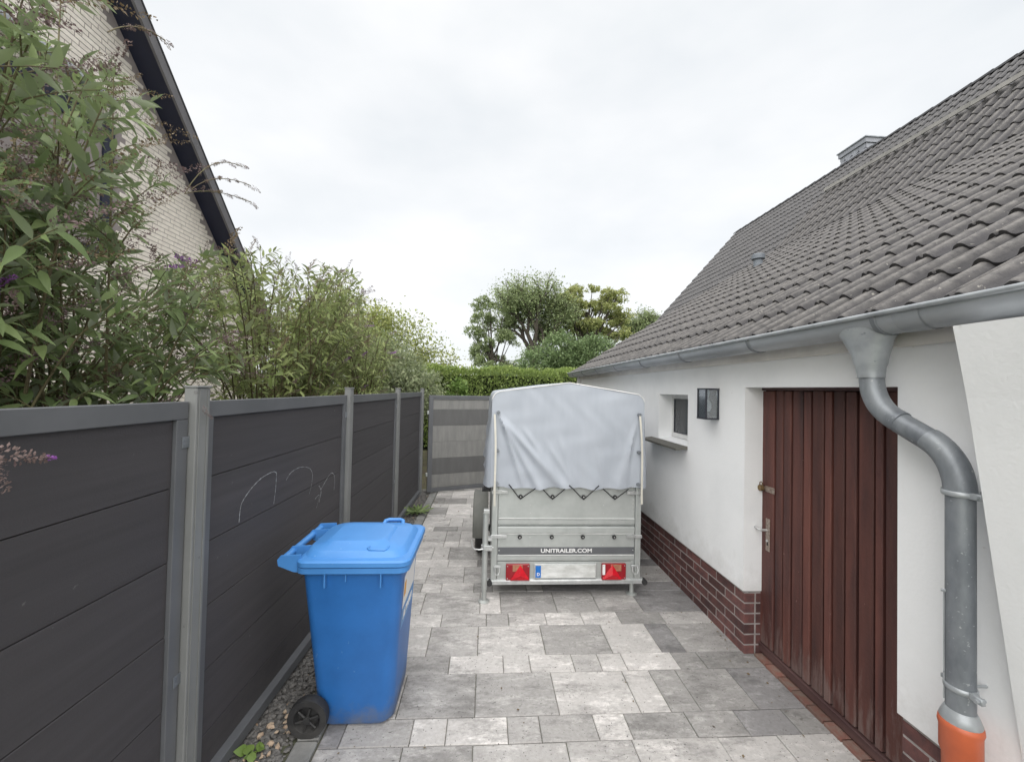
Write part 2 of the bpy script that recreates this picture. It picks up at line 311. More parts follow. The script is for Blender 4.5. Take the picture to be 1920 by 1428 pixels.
def rr(cx, cy, hx, hy, r, z, n=5):
    out = []
    for (sx, sy, a0) in ((1, 1, 0), (-1, 1, 90), (-1, -1, 180), (1, -1, 270)):
        for k in range(n+1):
            a = rad(a0+90*k/n); out.append((cx+sx*(hx-r)+r*math.cos(a), cy+sy*(hy-r)+r*math.sin(a), z))
    return out
def text(name, body, size, loc, rot, m, parent, sx=1., ext=.0008, bold=0.):
    cu = bpy.data.curves.new(name, 'FONT'); cu.body = body; cu.size = size; cu.extrude = ext; cu.align_x = 'CENTER'; cu.align_y = 'CENTER'; cu.offset = bold
    tmp = bpy.data.objects.new(name+'_tmp', cu); C.objects.link(tmp)
    dg = bpy.context.evaluated_depsgraph_get(); me = bpy.data.meshes.new_from_object(tmp.evaluated_get(dg)); bpy.data.objects.remove(tmp)
    me.materials.clear(); me.materials.append(M[m]); me.name = name
    o = bpy.data.objects.new(name, me); link(o, parent); o.location = Vector(loc)-wloc(parent); o.rotation_euler = rot; o.scale = (sx, 1, 1)
    return o

# ------------------------------------------------------------------ ground
g = MB().add([(-300, -100, -.06), (300, -100, -.06), (300, 500, -.06), (-300, 500, -.06)], [(0, 1, 2, 3)]).build('ground', 'grass'); tag(g, kind='structure')
b = MB().box(-6.5, -3, -.5, -1.0, 14, -.02); s_ = b.build('garden_bed', 'soil'); tag(s_, kind='structure')
pav = MB().box(-.98, -2, -.3, 6.0, 15, -.008).build('paving', 'joint'); tag(pav, kind='structure')

def paver_mesh(wd, dp, j=.0035, h=.05):
    x, y = wd/2-j/2, dp/2-j/2; c = .005
    q = [(x, y), (-x, y), (-x, -y), (x, -y)]; q2 = [(x-c, y-c), (-(x-c), y-c), (-(x-c), -(y-c)), (x-c, -(y-c))]
    mb = MB().loft([[(a, b_, -h) for a, b_ in q], [(a, b_, -.004) for a, b_ in q], [(a, b_, 0) for a, b_ in q2]], cap=False)
    mb.f.append((8, 9, 10, 11)); me = mb.mesh('paver'); me.materials.append(M['paver']); return me
PM = {}
def tone(t):
    t = max(0, min(1, t)); v = .175+.43*t**1.25; return (v*(1.0+.02*t), v*.983, v*(.955 if t > .3 else .99))
P0 = .5175; YB = 2.109       # one small course + one big course
XL, XR = -.80, 1.90
expl = {('s', 0): ([-.70, -.35, -.17, .153, .328, .629, .807, 1.155, 1.443, 1.727], [.2, .6, .8, .85, .55, .5, .97, .45, .4, .3]),
        ('b', 0): ([-.454, -.024, .449, .913, 1.09, 1.265, 1.61], [.5, .5, .5, .85, .88, .5, .42, .22]),
        ('s', 1): ([-.202, .151, .327, .615, .794, .961, 1.314, 1.497], [.5, .85, .75, .85, .7, .85, .9, .42, .28]),
        ('b', 1): ([-.369, -.02, .447, .915, 1.263, 1.438], [.75, .6, .85, .5, .8, .25, .45]),
        ('s', 2): ([-.309, .039, .214, .508, .798, 1.092, 1.452], [.85, .6, .5, .9, .9, .85, .4, .7]),
        ('b', 2): ([-.487, -.013, .158, .619, .971, 1.336], [.75, .6, .85, .45, .45, .5, .28]),
        ('s', 3): ([-.542, -.364, -.074, .095, .401, .548], [.4, .8, .8, .4, .5, .7, .3, .3]),
        ('b', -1): ([-.377, -.028, .449, .793, 1.253, 1.578], [.5, .6, .65, .6, .8, .8, .75])}
count = 0
for k in range(-2, 13):
    for ty in ('s', 'b'):
        # small course k spans YB+k*P0 .. +.1725 ; big course k follows it
        y0 = YB+k*P0 + (0 if ty == 's' else .1725); dp = .1725 if ty == 's' else .345
        if y0 > 7.9: continue
        if (ty, k) in expl: xs, ts = expl[(ty, k)]
        else:
            xs = []; x = XL+random.choice([.1, .17, .26, .35])
            while x < XR-.12:
                xs.append(round(x, 3)); x += random.choice([.175, .175, .30, .35, .35] if ty == 's' else [.175, .35, .35, .467, .467])
            ts = []
            for x_ in [XL]+xs:
                t = random.choice([.35, .5, .55, .6, .75, .8, .85, .9])
                if x_ > 1.1: t -= .3
                ts.append(t)
        ed = [XL]+list(xs)+[XR if k < 1 or ty else XR]
        for i in range(len(ed)-1):
            wd = ed[i+1]-ed[i]
            if wd < .03: continue
            key = (round(wd, 3), dp)
            if key not in PM: PM[key] = paver_mesh(*key)
            t = ts[i] if i < len(ts) else .4
            o = inst('paver', PM[key], pav, ((ed[i]+ed[i+1])/2, y0+dp/2, random.uniform(-.0015, .0015)), (random.uniform(-.003, .003), random.uniform(-.003, .003), 0), tone(t+random.uniform(-.05, .05))); count += 1
farp = MB()
for k in range(13, 27):
    for ty in ('s', 'b'):
        y0 = YB+k*P0+(0 if ty == 's' else .1725); dp = .1725 if ty == 's' else .345; x = -.8
        while x < 5.5:
            wd = random.choice([.175, .35, .467]); farp.box(x+.003, y0+.003, -.05, x+wd-.003, y0+dp-.003, 0); x += wd
o = farp.build('distant_pavers', 'paver', pav, kind='stuff'); o.color = (*tone(.7), 1)
# edging stones
em = MB().box(-.055, -.245, -.1, .055, .245, .012, .006).mesh('edging_stone'); em.materials.append(M['edging'])
for i in range(-3, 14):
    inst('edging_stone', em, pav, (-.862, .9+i*.5, 0))
# gravel strip
gv = MB(); ico = bmesh.new(); bmesh.ops.create_icosphere(ico, subdivisions=1, radius=1); ico.verts.index_update()
IV = np.array([v.co[:] for v in ico.verts]); IF = [[v.index for v in f.verts] for f in ico.faces]; ico.free()
def stones(n, x0, x1, y0, y1, z, s0, s1):
    mb = MB()
    for _ in range(n):
        s = random.uniform(s0, s1); sc_ = np.array([random.uniform(.6, 1.3), random.uniform(.6, 1.3), random.uniform(.35, .8)])*s
        V = IV*(1+rng.uniform(-.25, .25, (len(IV), 1)))*sc_; a = random.uniform(0, PI); c_, s_ = math.cos(a), math.sin(a)
        V = np.stack([V[:, 0]*c_-V[:, 1]*s_, V[:, 0]*s_+V[:, 1]*c_, V[:, 2]], 1)
        y = random.uniform(y0, y1); V += [random.uniform(x0, x1)+.02*(y-2), y, z+random.uniform(-.008, .012)]
        mb.add(V, IF)
    return mb
gb = MB().box(-1.3, -1, -.3, -.917, 7.4, -.012).build('gravel_bed', 'gravel'); tag(gb, kind='structure')
gr = stones(5200, -1.20, -.93, .9, 7.2, -.006, .008, .019).build('gravel', 'gravel', kind='stuff', fixn=False)
tag(gr, 'dark grey stone chippings in the strip between fence and paving', 'gravel')
pb = stones(46, -1.12, -.94, 1.6, 2.35, .004, .010, .022)
pb.f = list(pb.f); pebb = pb.build('pale_pebbles', 'pebble', kind='stuff', fixn=False); tag(pebb, 'pale tan pebbles lying among the dark chippings beside the bin', 'pebbles')

# ------------------------------------------------------------------ white house
XW = 1.812; YE = 7.72
H = thing('white_house', 'white rendered house with brick plinth and brown pantile roof on the right', 'house', (2.2, 4, 0))
def wall_grid(ys, zs, skip, x, mb):
    for i in range(len(ys)-1):
        for j in range(len(zs)-1):
            if (i, j) in skip: continue
            mb.add([(x, ys[i], zs[j]), (x, ys[i+1], zs[j]), (x, ys[i+1], zs[j+1]), (x, ys[i], zs[j+1])], [(0, 1, 2, 3)])
ys = [-2.0, 1.69, 2.755, 3.565, 4.185, YE]; zs = [.435, 1.33, 1.785, 1.85, 2.14]
mb = MB(); wall_grid(ys, zs, {(1, 0), (1, 1), (1, 2), (3, 1)}, XW, mb)
XD = 1.945
# door reveals (plaster)
mb.add([(XW, 2.755, .435), (XD+.02, 2.755, .435), (XD+.02, 2.755, 1.85), (XW, 2.755, 1.85)], [(0, 1, 2, 3)])
mb.add([(XW, 1.69, .435), (XD+.02, 1.69, .435), (XD+.02, 1.69, 1.85), (XW, 1.69, 1.85)], [(0, 1, 2, 3)])
mb.add([(XW, 1.69, 1.85), (XD+.02, 1.69, 1.85), (XD+.02, 2.755, 1.85), (XW, 2.755, 1.85)], [(0, 1, 2, 3)])
# window reveals
for (ya, yb, za, zb) in ((4.185, 4.185, 1.33, 1.785), (3.565, 3.565, 1.33, 1.785)):
    mb.add([(XW, ya, za), (1.99, ya, za), (1.99, ya, zb), (XW, ya, zb)], [(0, 1, 2, 3)])
mb.add([(XW, 3.565, 1.785), (1.99, 3.565, 1.785), (1.99, 4.185, 1.785), (XW, 4.185, 1.785)], [(0, 1, 2, 3)])
mb.add([(XW, 3.565, 1.33), (1.99, 3.565, 1.345), (1.99, 4.185, 1.345), (XW, 4.185, 1.33)], [(0, 1, 2, 3)])
# underside lip of the render over the plinth, both sides of door
for (ya, yb) in ((-2, 1.69), (2.755, YE)):
    mb.add([(XW, ya, .435), (XW+.04, ya, .425), (XW+.04, yb, .425), (XW, yb, .435)], [(0, 1, 2, 3)])
# end wall and gable
mb.add([(XW, YE, .435), (9, YE, .435), (9, YE, 2.14), (XW, YE, 2.14)], [(0, 1, 2, 3)])
mb.prism([(XW, 2.14), (5.9, 4.66), (7.0, 5.85), (9.0, 2.14)], 'y', YE-.05, YE)
wall = mb.build('wall', 'plaster', H, fixn=False)
core = MB().box(2.02, -2, 0, 9, YE-.06, 2.1).build('inner_wall', 'void', H)
# battered buttress wall at near corner
bt = MB().prism([(1.555, 2.045), (1.582, 1.917), (1.605, 1.806), (1.624, 1.698), (1.805, .60), (1.90, .0), (2.1, .0), (2.1, 2.045)], 'y', -2.0, 1.268)
bt.build('buttress', 'plaster', H)
# fascia
MB().box(1.775, 1.27, 2.022, 1.81, YE+.05, 2.16).build('fascia', 'cream', H)
MB().box(1.74, YE, 1.86, 1.83, YE+.06, 2.13).build('corner_board', 'framew', H)
# plinth bricks
pl = MB().box(1.8285, 2.765, -.2, 2.0, YE-.01, .43).box(1.8285, -2, -.2, 2.0, 1.68, .43).build('plinth', 'mortar', H)
bme = {}
def brick_obj(name, x0, y0, z0, x1, y1, z1, parent, m='brick', b=.002):
    k = (round(x1-x0, 4), round(y1-y0, 4), round(z1-z0, 4), m)
    if k not in bme:
        me = MB().box(-k[0]/2, -k[1]/2, -k[2]/2, k[0]/2, k[1]/2, k[2]/2, b).mesh(name); me.materials.append(M[m]); bme[k] = me
    return inst(name, bme[k], parent, ((x0+x1)/2+random.uniform(-.0012, .0012), (y0+y1)/2, (z0+z1)/2))
CH = .0715
for r in range(6):
    z0 = r*CH-.004; z1 = z0+CH-.0105
    off = (r % 2)*.1175
    y = 2.762
    first = True
    while y < YE-.02:
        L = .225 if not (first and off) else .1075
        L = min(L, YE-.02-y)
        if L > .04: brick_obj('brick', 1.826, y, z0, 1.90, round(y+L, 4), z1, pl)
        y += L+.0105; first = False
    # return into the door reveal
    brick_obj('brick', 1.9115, 2.762, z0, 1.975, 2.83, z1, pl)
    y = 1.683; first = True
    while y > .55:
        L = .225 if not (first and not off) else .1075
        brick_obj('brick', 1.826, y-L, z0, 1.90, y, z1, pl); y -= L+.0105; first = False
    brick_obj('brick', 1.9115, 1.615, z0, 1.975, 1.683, z1, pl)
# threshold bricks set in the ground
for i in range(9):
    y = 1.70+i*.1165
    brick_obj('threshold_brick', 1.885, y, -.05, 1.955, y+.108, .018+random.uniform(-.002, .002), pl, 'redbrick')
# door
dr = MB().box(XD+.03, 1.66, .03, XD+.05, 2.80, 1.90).build('door', 'void', H)
ye = [2.80, 2.638, 2.561, 2.487, 2.395, 2.33, 2.239, 2.182, 2.101, 2.026, 1.933, 1.882, 1.66]
for i in range(12):
    y1, y0 = ye[i], ye[i+1]; proud = (i % 2 == 0)
    xf = XD+(0 if proud else .003)
    bb = MB().box(xf, y0+.0065, .085, XD+.0275, y1-.0065, 1.828+.004*(i % 2), .005)
    bb.build('board', 'door', dr, local=((xf), y0, .085))
MB().box(XD-.012, 1.655, .028, XD+.028, 2.80, .082, .004).build('weather_board', 'doordark', dr)
MB().box(XD-.01, 1.67, 1.832, XD+.028, 2.80, 1.87, .002).build('head_rail', 'doordark', dr)
hd = MB().box(XD-.005, 2.672, .735, XD-.0005, 2.712, .955, .002).build('door_handle', 'chrome', dr)
lv = MB().tube([(XD-.005, 2.70, .875), (XD-.045, 2.70, .875), (XD-.052, 2.708, .876), (XD-.052, 2.79, .885)], .0085, 8)
lv.cyl((XD-.012, 2.692, .805), 'x', .008, .012, 10); lv.build('lever', 'galvb', dr, smooth=40)
MB().box(XD-.0075, 2.688, .773, XD-.0052, 2.696, .80).build('keyhole', 'void', dr)
hs = MB().box(XD-.006, 2.63, 1.135, XD-.0005, 2.72, 1.175, .002).box(XD-.012, 2.66, 1.145, XD-.0065, 2.765, 1.168, .002).build('hasp', 'chrome', dr)
pk = MB().cyl((XD-.035, 2.735, 1.155), 'x', .021, .022, 14); pk.tube([(XD-.024, 2.722, 1.165), (XD-.024, 2.722, 1.19), (XD-.024, 2.735, 1.198), (XD-.024, 2.748, 1.19), (XD-.024, 2.748, 1.165)], .003, 6)
pk.build('padlock', 'brass', dr, smooth=40)
chips = MB()
for (y, z, a, L) in [(1.90, 1.42, .3, .05), (1.892, 1.36, -.4, .06), (1.86, 1.02, .05, .10), (1.722, 1.20, .02, .11), (1.722, 1.08, .02, .07), (1.775, .35, .1, .13), (2.03, .55, -.1, .05), (1.95, .22, .1, .12), (2.30, .30, .1, .07), (2.42, .55, .05, .08)]:
    n = 5
    pts = [(y+a*L*(k/n)+random.uniform(-.003, .003), z+L*(k/n-.5)) for k in range(n+1)]
    for k in range(n):
        (ya, za), (yb, zb) = pts[k], pts[k+1]; t = random.uniform(.001, .0035)
        chips.add([(XD-.0008, ya-t, za), (XD-.0008, ya+t, za), (XD-.0008, yb+t*.6, zb), (XD-.0008, yb-t*.6, zb)], [(0, 1, 2, 3)])
# small window
wn = MB().box(1.975, 3.567, 1.347, 1.99, 4.183, 1.783).build('window', 'framew', H)
MB().box(1.952, 3.567, 1.347, 1.974, 4.183, 1.392, .003).box(1.952, 3.567, 1.742, 1.974, 4.183, 1.783, .003).box(1.952, 4.145, 1.393, 1.974, 4.183, 1.741, .003).box(1.952, 3.567, 1.393, 1.974, 3.605, 1.741, .003).build('frame', 'framew', wn)
MB().box(1.960, 3.606, 1.393, 1.965, 4.144, 1.741).build('pane', 'pane', wn)
bd = MB()
for (a0, b0, a1, b1) in ((4.127, 1.393, 4.1445, 1.741), (3.606, 1.393, 3.62, 1.741), (3.621, 1.393, 4.126, 1.403), (3.621, 1.731, 4.126, 1.741)):
    bd.box(1.955, a0, b0, 1.9598, a1, b1)
bd.build('glazing_bead', 'dark', wn)
MB().prism([(1.70, 1.288), (1.70, 1.306), (1.81, 1.322), (1.81, 1.296)], 'y', 3.56, 4.36).build('window_sill', 'sill', H, label='grey stone sill projecting under the small window')

# roof
A1 = math.atan2(1.151, 1.85); A2 = rad(48.8); E0 = Vector((1.612, 0, 2.090)); U1 = Vector((math.cos(A1), 0, math.sin(A1)))
K1 = 4.9; E1 = E0+U1*K1; U2 = Vector((math.cos(A2), 0, math.sin(A2))); K2 = 1.72; E2 = E1+U2*K2
N1 = Vector((-math.sin(A1), 0, math.cos(A1))); N2 = Vector((-math.sin(A2), 0, math.cos(A2)))
YV = 7.93
def q2(v): return (v.x, v.z)
roof = MB().prism([q2(E0+U1*.06-N1*.012), q2(E1-N1*.012), q2(E2-N2*.012), q2(E2-N2*.2+Vector((.4, 0, 0))), q2(E1-N1*.16), q2(E0+U1*.15-N1*.10)], 'y', -2, YV-.03).build('roof', 'tilefar', H)
PROF = [(0, .0), (.014, .002), (.026, .008), (.036, .025), (.048, .036), (.062, .039), (.078, .032), (.092, .015), (.106, .005), (.135, .001), (.168, .003), (.180, .011), (.190, .029), (.202, .038), (.214, .037), (.219, .024), (.228, .023), (.234, .037), (.247, .034), (.262, .014), (.278, .004), (.31, .0)]
def tile_mesh(L=.395, prof=PROF, lift=.023, th=.018, name='roof_tile', up=.002):
    mb = MB(); n = len(prof)
    top0 = [(0, y, h+lift) for y, h in prof]; top0b = [(.012, y, h+lift+.003) for y, h in prof]; top1 = [(L, y, h+up) for y, h in prof]
    bot = [(0.003, y, h*.75+lift-th-.006) for y, h in prof]
    mb.add(bot+top0+top0b+top1, [(r*n+i, r*n+i+1, (r+1)*n+i+1, (r+1)*n+i) for r in range(3) for i in range(n-1)])
    # side closures
    mb.add([bot[0], top0[0], top1[0], (L, 0, -.005)], [(0, 1, 2, 3)]); mb.add([bot[-1], top0[-1], top1[-1], (L, prof[-1][0], -.005)], [(3, 2, 1, 0)])
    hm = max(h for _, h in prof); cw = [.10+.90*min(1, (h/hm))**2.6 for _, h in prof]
    mb.wear = [0]*n+[c*.25 for c in cw]+[c*.8 for c in cw]+cw+[0]*(len(mb.v)-4*n)  # crests: lichen wear plus painted rib highlights; valleys darker, noses mossy
    return mb
def set_wear_light(me, wv):
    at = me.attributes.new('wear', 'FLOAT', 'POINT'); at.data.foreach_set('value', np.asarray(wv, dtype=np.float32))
tmv = []
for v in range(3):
    tmb = tile_mesh(); me = tmb.mesh('roof_tile', smooth=50, fixn=True); set_wear_light(me, tmb.wear)
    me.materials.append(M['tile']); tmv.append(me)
TW = .31; G = .3465
cand = []
for r in range(-0, 14):
    s = .06+r*G; ymin = .95+(3.95-.95)*max(0, s-.1)/4.8
    for c in range(60):
        y = YV-TW*(c+1)
        if y < -1.6: break
        cand.append((1, s, y, max(0, ymin-y-TW)))
for r in range(5):
    s = .03+r*G; ymin = 4.0+.75*s/1.7
    for c in range(60):
        y = YV-TW*(c+1)
        if y < -1.6: break
        cand.append((2, s, y, max(0, ymin-y-TW)))
cand.sort(key=lambda c: (c[3], -c[2]))
vis = [c for c in cand if c[3] <= .25]; rest = [c for c in cand if c[3] > .25]
def tile_place(c):
    pl_, s, y, _ = c
    if pl_ == 1: p = E0+U1*s; a = A1; 
    else: p = E1+U2*s; a = A2
    return Vector((p.x, y, p.z)), a
# nearest 300 as pieces of their own
vis.sort(key=lambda c: (tile_place(c)[0]-Vector((0, 0, 1.8))).length)
rest += vis[300:]; vis = vis[:300]
for c in vis:
    p, a = tile_place(c)
    inst('roof_tile', random.choice(tmv), roof, p, (random.uniform(-.006, .006), -a+random.uniform(-.004, .004), random.uniform(-.005, .005)))
tb = tile_mesh(); V0 = np.array(tb.v); rt = MB(); VV = []; FF = []
for c in rest:
    p, a = tile_place(c); ca, sa = math.cos(a), math.sin(a)
    V = np.stack([V0[:, 0]*ca-V0[:, 2]*sa+p.x, V0[:, 1]+p.y, V0[:, 0]*sa+V0[:, 2]*ca+p.z], 1)
    n = len(rt.v); rt.v += V.tolist(); rt.f += [tuple(i+n for i in f) for f in tb.f]
o = rt.build('roof_tiles', 'tile', roof, kind='stuff', smooth=50); set_wear_light(o.data, tb.wear*len(rest))
# pale flashing strip along the upper edge, in lapped lengths
for i in range(9):
    y1 = YV-.12-i*.62; y0 = y1-.66
    p = E2+N2*(.045+.004*(i % 2)); q = p-U2*.13
    q = p-U2*.17; w_ = p-U2*.10+N2*.055; fl = MB().prism([(w_.x, w_.z), (w_.x-.006, w_.z+.06), (w_.x+.10, w_.z+.085), (w_.x+.02, w_.z)], 'y', y0, y1)
    fl.build('flashing_strip', 'strip', roof)
# roof vent pipe
vp = MB(); c0 = E0+U1*3.62; vz = c0.z
vp.tube([(c0.x, 6.80, vz-.02), (c0.x, 6.80, vz+.15)], .072, 16); vp.tube([(c0.x, 6.80, vz+.155), (c0.x, 6.80, vz+.165), (c0.x, 6.80, vz+.235), (c0.x, 6.80, vz+.25)], [.09, .105, .105, .085], 18)
vp.build('vent_pipe', 'vent', roof, smooth=40)

# gutter
GX, GZ, GR = 1.678, 2.142, .078
gut = MB()
def half(r, y, n=14): return [(GX+r*math.cos(PI+PI*k/n), y, GZ+r*math.sin(PI+PI*k/n)) for k in range(n+1)]
gy = list(np.linspace(-2, 8.0, 26))
gut.loft([half(GR, y) for y in gy], cap=False, closed=False); gut.loft([half(GR-.004, y) for y in gy], cap=False, closed=False)
gut.add([*half(GR, 8.0), (GX, 8.0, GZ)], [tuple(range(16))])
gt = gut.build('gutter', 'gutterzinc', H, smooth=50)
MB().tube([(GX-GR-.004, y, GZ+.002) for y in gy], .011, 10).build('gutter_bead', 'zincl', gt, smooth=50)
for y in (.68, 1.60, 2.42, 3.32, 4.2, 5.08, 5.96, 6.84, 7.6):
    k = MB().loft([half(GR+.006, y-.010), half(GR+.006, y+.010)], cap=False, closed=False)
    k.loft([half(GR+.006, y-.010), half(GR, y-.012)], cap=False, closed=False).loft([half(GR+.006, y+.010), half(GR, y+.012)], cap=False, closed=False)
    k.build('gutter_bracket', 'bracket', gt, smooth=50)
for y in (1.47, 5.5):
    k = MB().loft([half(GR+.0025, y-.05), half(GR+.0025, y+.05)], cap=False, closed=False); k.build('solder_joint', 'gutterzinc', gt, smooth=50)
# downpipe
dp = MB()
rings = []
for (z, ry, rx, yc) in ((2.105, .142, .074, 1.702), (2.075, .120, .076, 1.700), (2.045, .098, .072, 1.698), (2.01, .082, .066, 1.692), (1.98, .068, .060, 1.689), (1.945, .060, .056, 1.687), (1.930, .053, .051, 1.686), (1.905, .0495, .0485, 1.685), (1.885, .048, .047, 1.684)):
    rings.append([(1.681+rx*math.cos(2*PI*k/24), yc+ry*math.sin(2*PI*k/24), z) for k in range(24)])
dpo = MB().loft(rings, cap=False).build('downpipe', 'zincl', H, smooth=60)
def bez(p0, p1, p2, n):
    p0, p1, p2 = map(Vector, (p0, p1, p2)); return [p0*(1-t)**2+p1*2*t*(1-t)+p2*t*t for t in [i/n for i in range(n+1)]]
PXc, PYc = 1.712, 1.372
path1 = bez((1.682, 1.683, 1.905), (1.684, 1.69, 1.755), (1.694, 1.565, 1.70), 12)
MB().tube(path1, .044, 20).build('upper_elbow', 'zinc', dpo, smooth=60)
MB().tube([path1[-1]-Vector((0, -.004, .002)), (1.703, 1.455, 1.635)], .0425, 20).build('offset_pipe', 'zinc', dpo, smooth=60)
path2 = bez((1.702, 1.470, 1.645), (PXc, 1.375, 1.59), (PXc, PYc, 1.455), 12)
MB().tube(path2, .0445, 20).build('lower_elbow', 'zinc', dpo, smooth=60)
MB().tube([(PXc, PYc, 1.475), (PXc, PYc, .66)], .0395, 24).build('straight_pipe', 'zinc', dpo, smooth=60)
for z, rt_ in ((1.462, .050), (.775, .045)):
    cl = MB().tube([(PXc, PYc, z-.009), (PXc, PYc, z-.005), (PXc, PYc, z+.005), (PXc, PYc, z+.009)], [rt_-.003, rt_, rt_, rt_-.003], 24)
    cl.box(PXc-.02, PYc-.078, z-.011, PXc-.004, PYc-.041, z+.011, .002); cl.cyl((PXc-.03, PYc-.066, z), 'x', .007, .035, 8)
    cl.box(PXc, PYc+.041, z-.008, PXc+.01, PYc+.066, z+.008, .002); cl.tube([(PXc+.05, PYc, z), (PXc+.11, PYc, z)], .005, 8)
    cl.build('pipe_clamp', 'zincl', dpo, smooth=40)
MB().tube([(PXc-.035, PYc+.024, 1.10), (PXc-.035, PYc+.024, .72)], .0022, 6).tube([(PXc-.04, PYc+.03, 1.105), (PXc-.03, PYc+.02, 1.105)], .006, 6).build('wire', 'zincl', dpo)
MB().tube([(PXc, PYc, .655), (PXc, PYc, .662), (PXc, PYc, .685), (PXc, PYc, .70)], [.054, .056, .048, .041], 24).build('pipe_collar', 'zincl', dpo, smooth=40)
op = MB().tube([(PXc, PYc, .66), (PXc, PYc, .655), (PXc, PYc, .64), (PXc, PYc, .625), (PXc, PYc, .55), (PXc, PYc, .53), (PXc, PYc, -.05)], [.053, .058, .060, .056, .056, .049, .048], 28)
op.build('drain_pipe', 'orange', dpo, smooth=40, label='orange plastic drain socket at the foot of the downpipe')

# wall lamp
x0, x1, y0, y1, z0, z1 = 1.702, XW-.003, 3.068, 3.20, 1.60, 1.842
L = thing('wall_lamp', 'black box lantern with glass panes mounted on the white wall between window and door', 'lamp', (XW, (y0+y1)/2, z0))
fr = MB(); t = .012
for (a, b_) in ((x0, y0), (x0, y1-t), (x1-t, y0), (x1-t, y1-t)): fr.box(a, b_, z0, a+t, b_+t, z1)
for z in (z0-.001, z1-t): fr.box(x0-.001, y0-.001, z, x1+.001, y1+.001, z+t+.001)
fr.build('lamp_frame', 'dark', L); MB().box(x1-.010, y0+.013, z0+t+.002, x1-.002, y1-.013, z1-t-.002).build('back_plate', 'dark', L)
MB().box(x0+.005, y0+.0125, z0+.0125, x0+.008, y1-.0125, z1-.0125).build('pane', 'glass', L)
MB().box(x0+.0125, y0+.005, z0+.0125, x1-.0125, y0+.008, z1-.0125).build('pane', 'glass', L)
MB().box(x0+.0125, y1-.008, z0+.0125, x1-.0125, y1-.005, z1-.0125).build('pane', 'glass', L)
MB().tube([((x0+x1)/2, (y0+y1)/2, z0+.013), ((x0+x1)/2, (y0+y1)/2, z0+.06)], .016, 12).build('lamp_holder', 'dark', L)
MB().tube([((x0+x1)/2, (y0+y1)/2, z0+.06), ((x0+x1)/2, (y0+y1)/2, z0+.09), ((x0+x1)/2, (y0+y1)/2, z0+.13), ((x0+x1)/2, (y0+y1)/2, z0+.15)], [.014, .028, .026, .006], 14).build('bulb', 'white', L, smooth=60)

# ------------------------------------------------------------------ far main roof with chimney
m_ = 2.0
FK = Vector((0, 0, 1.8))+(Vector((3.45, 7.97, 3.29))-Vector((0, 0, 1.8)))*m_; FT = Vector((0, 0, 1.8))+(Vector((5.02, 7.97, 5.08))-Vector((0, 0, 1.8)))*m_
FB = thing('tall_house', 'taller house behind the white one with steep brown tiled roof and slate chimney', 'house', (12, 12, 0))
fu = (FT-FK); fu.y = 0; FL = fu.length; fu.normalize(); fn = Vector((-fu.z, 0, fu.x)); fa = math.atan2(fu.z, fu.x)
base = FK-fu*2.6; ridge = Vector((FT.x, 0, FT.z))
MB().prism([q2(base), q2(ridge-fu*.05), (ridge.x+(ridge.x-base.x), base.z)], 'y', 4.0, FT.y-.1).build('roof', 'tilefar', FB)
MB().box(base.x+.5, 4.3, 0, 2*ridge.x-base.x-.5, FT.y-.6, base.z-.02).build('wall', 'plaster', FB)
MB().prism([(base.x+.5, base.z-.02), (2*ridge.x-base.x-.5, base.z-.02), (ridge.x, ridge.z-.7)], 'y', FT.y-.7, FT.y-.6).build('gable_wall', 'plaster', FB)
lp = [(0, 0), (.03, .004), (.055, .034), (.08, .034), (.105, .005), (.155, 0), (.185, .004), (.205, .036), (.24, .036), (.265, .005), (.31, 0)]
ftm = tile_mesh(L=.37, prof=lp, lift=.03); V0 = np.array(ftm.v); ft = MB()
for r in range(int(FL/.345)+6):
    for c in range(40):
        y = FT.y-TW*(c+1)
        if y < 4.2: break
        p = ridge-fu*((r+1)*.345); ca, sa = math.cos(fa), math.sin(fa); dz = random.uniform(-.004, .004)
        V = np.stack([V0[:, 0]*ca-V0[:, 2]*sa+p.x-sa*.01, V0[:, 1]+y, V0[:, 0]*sa+V0[:, 2]*ca+p.z+.01+dz], 1)
        n = len(ft.v); ft.v += V.tolist(); ft.f += [tuple(i+n for i in f) for f in ftm.f]
o = ft.build('roof_tiles', 'tilefar', FB, kind='stuff', smooth=50); set_wear_light(o.data, ftm.wear*(len(ft.v)//len(ftm.v)))
rg = MB()
for i in range(32):
    y1 = FT.y+.02-i*.37
    rg.loft([[(ridge.x+.12*math.cos(PI*k/6), y1-d, ridge.z-.03+.10*math.sin(PI*k/6)+e) for k in range(7)] for d, e in ((0, .0), (.39, .018))], cap=False, closed=False)
rg.build('ridge_tiles', 'tilefar', FB, kind='stuff')
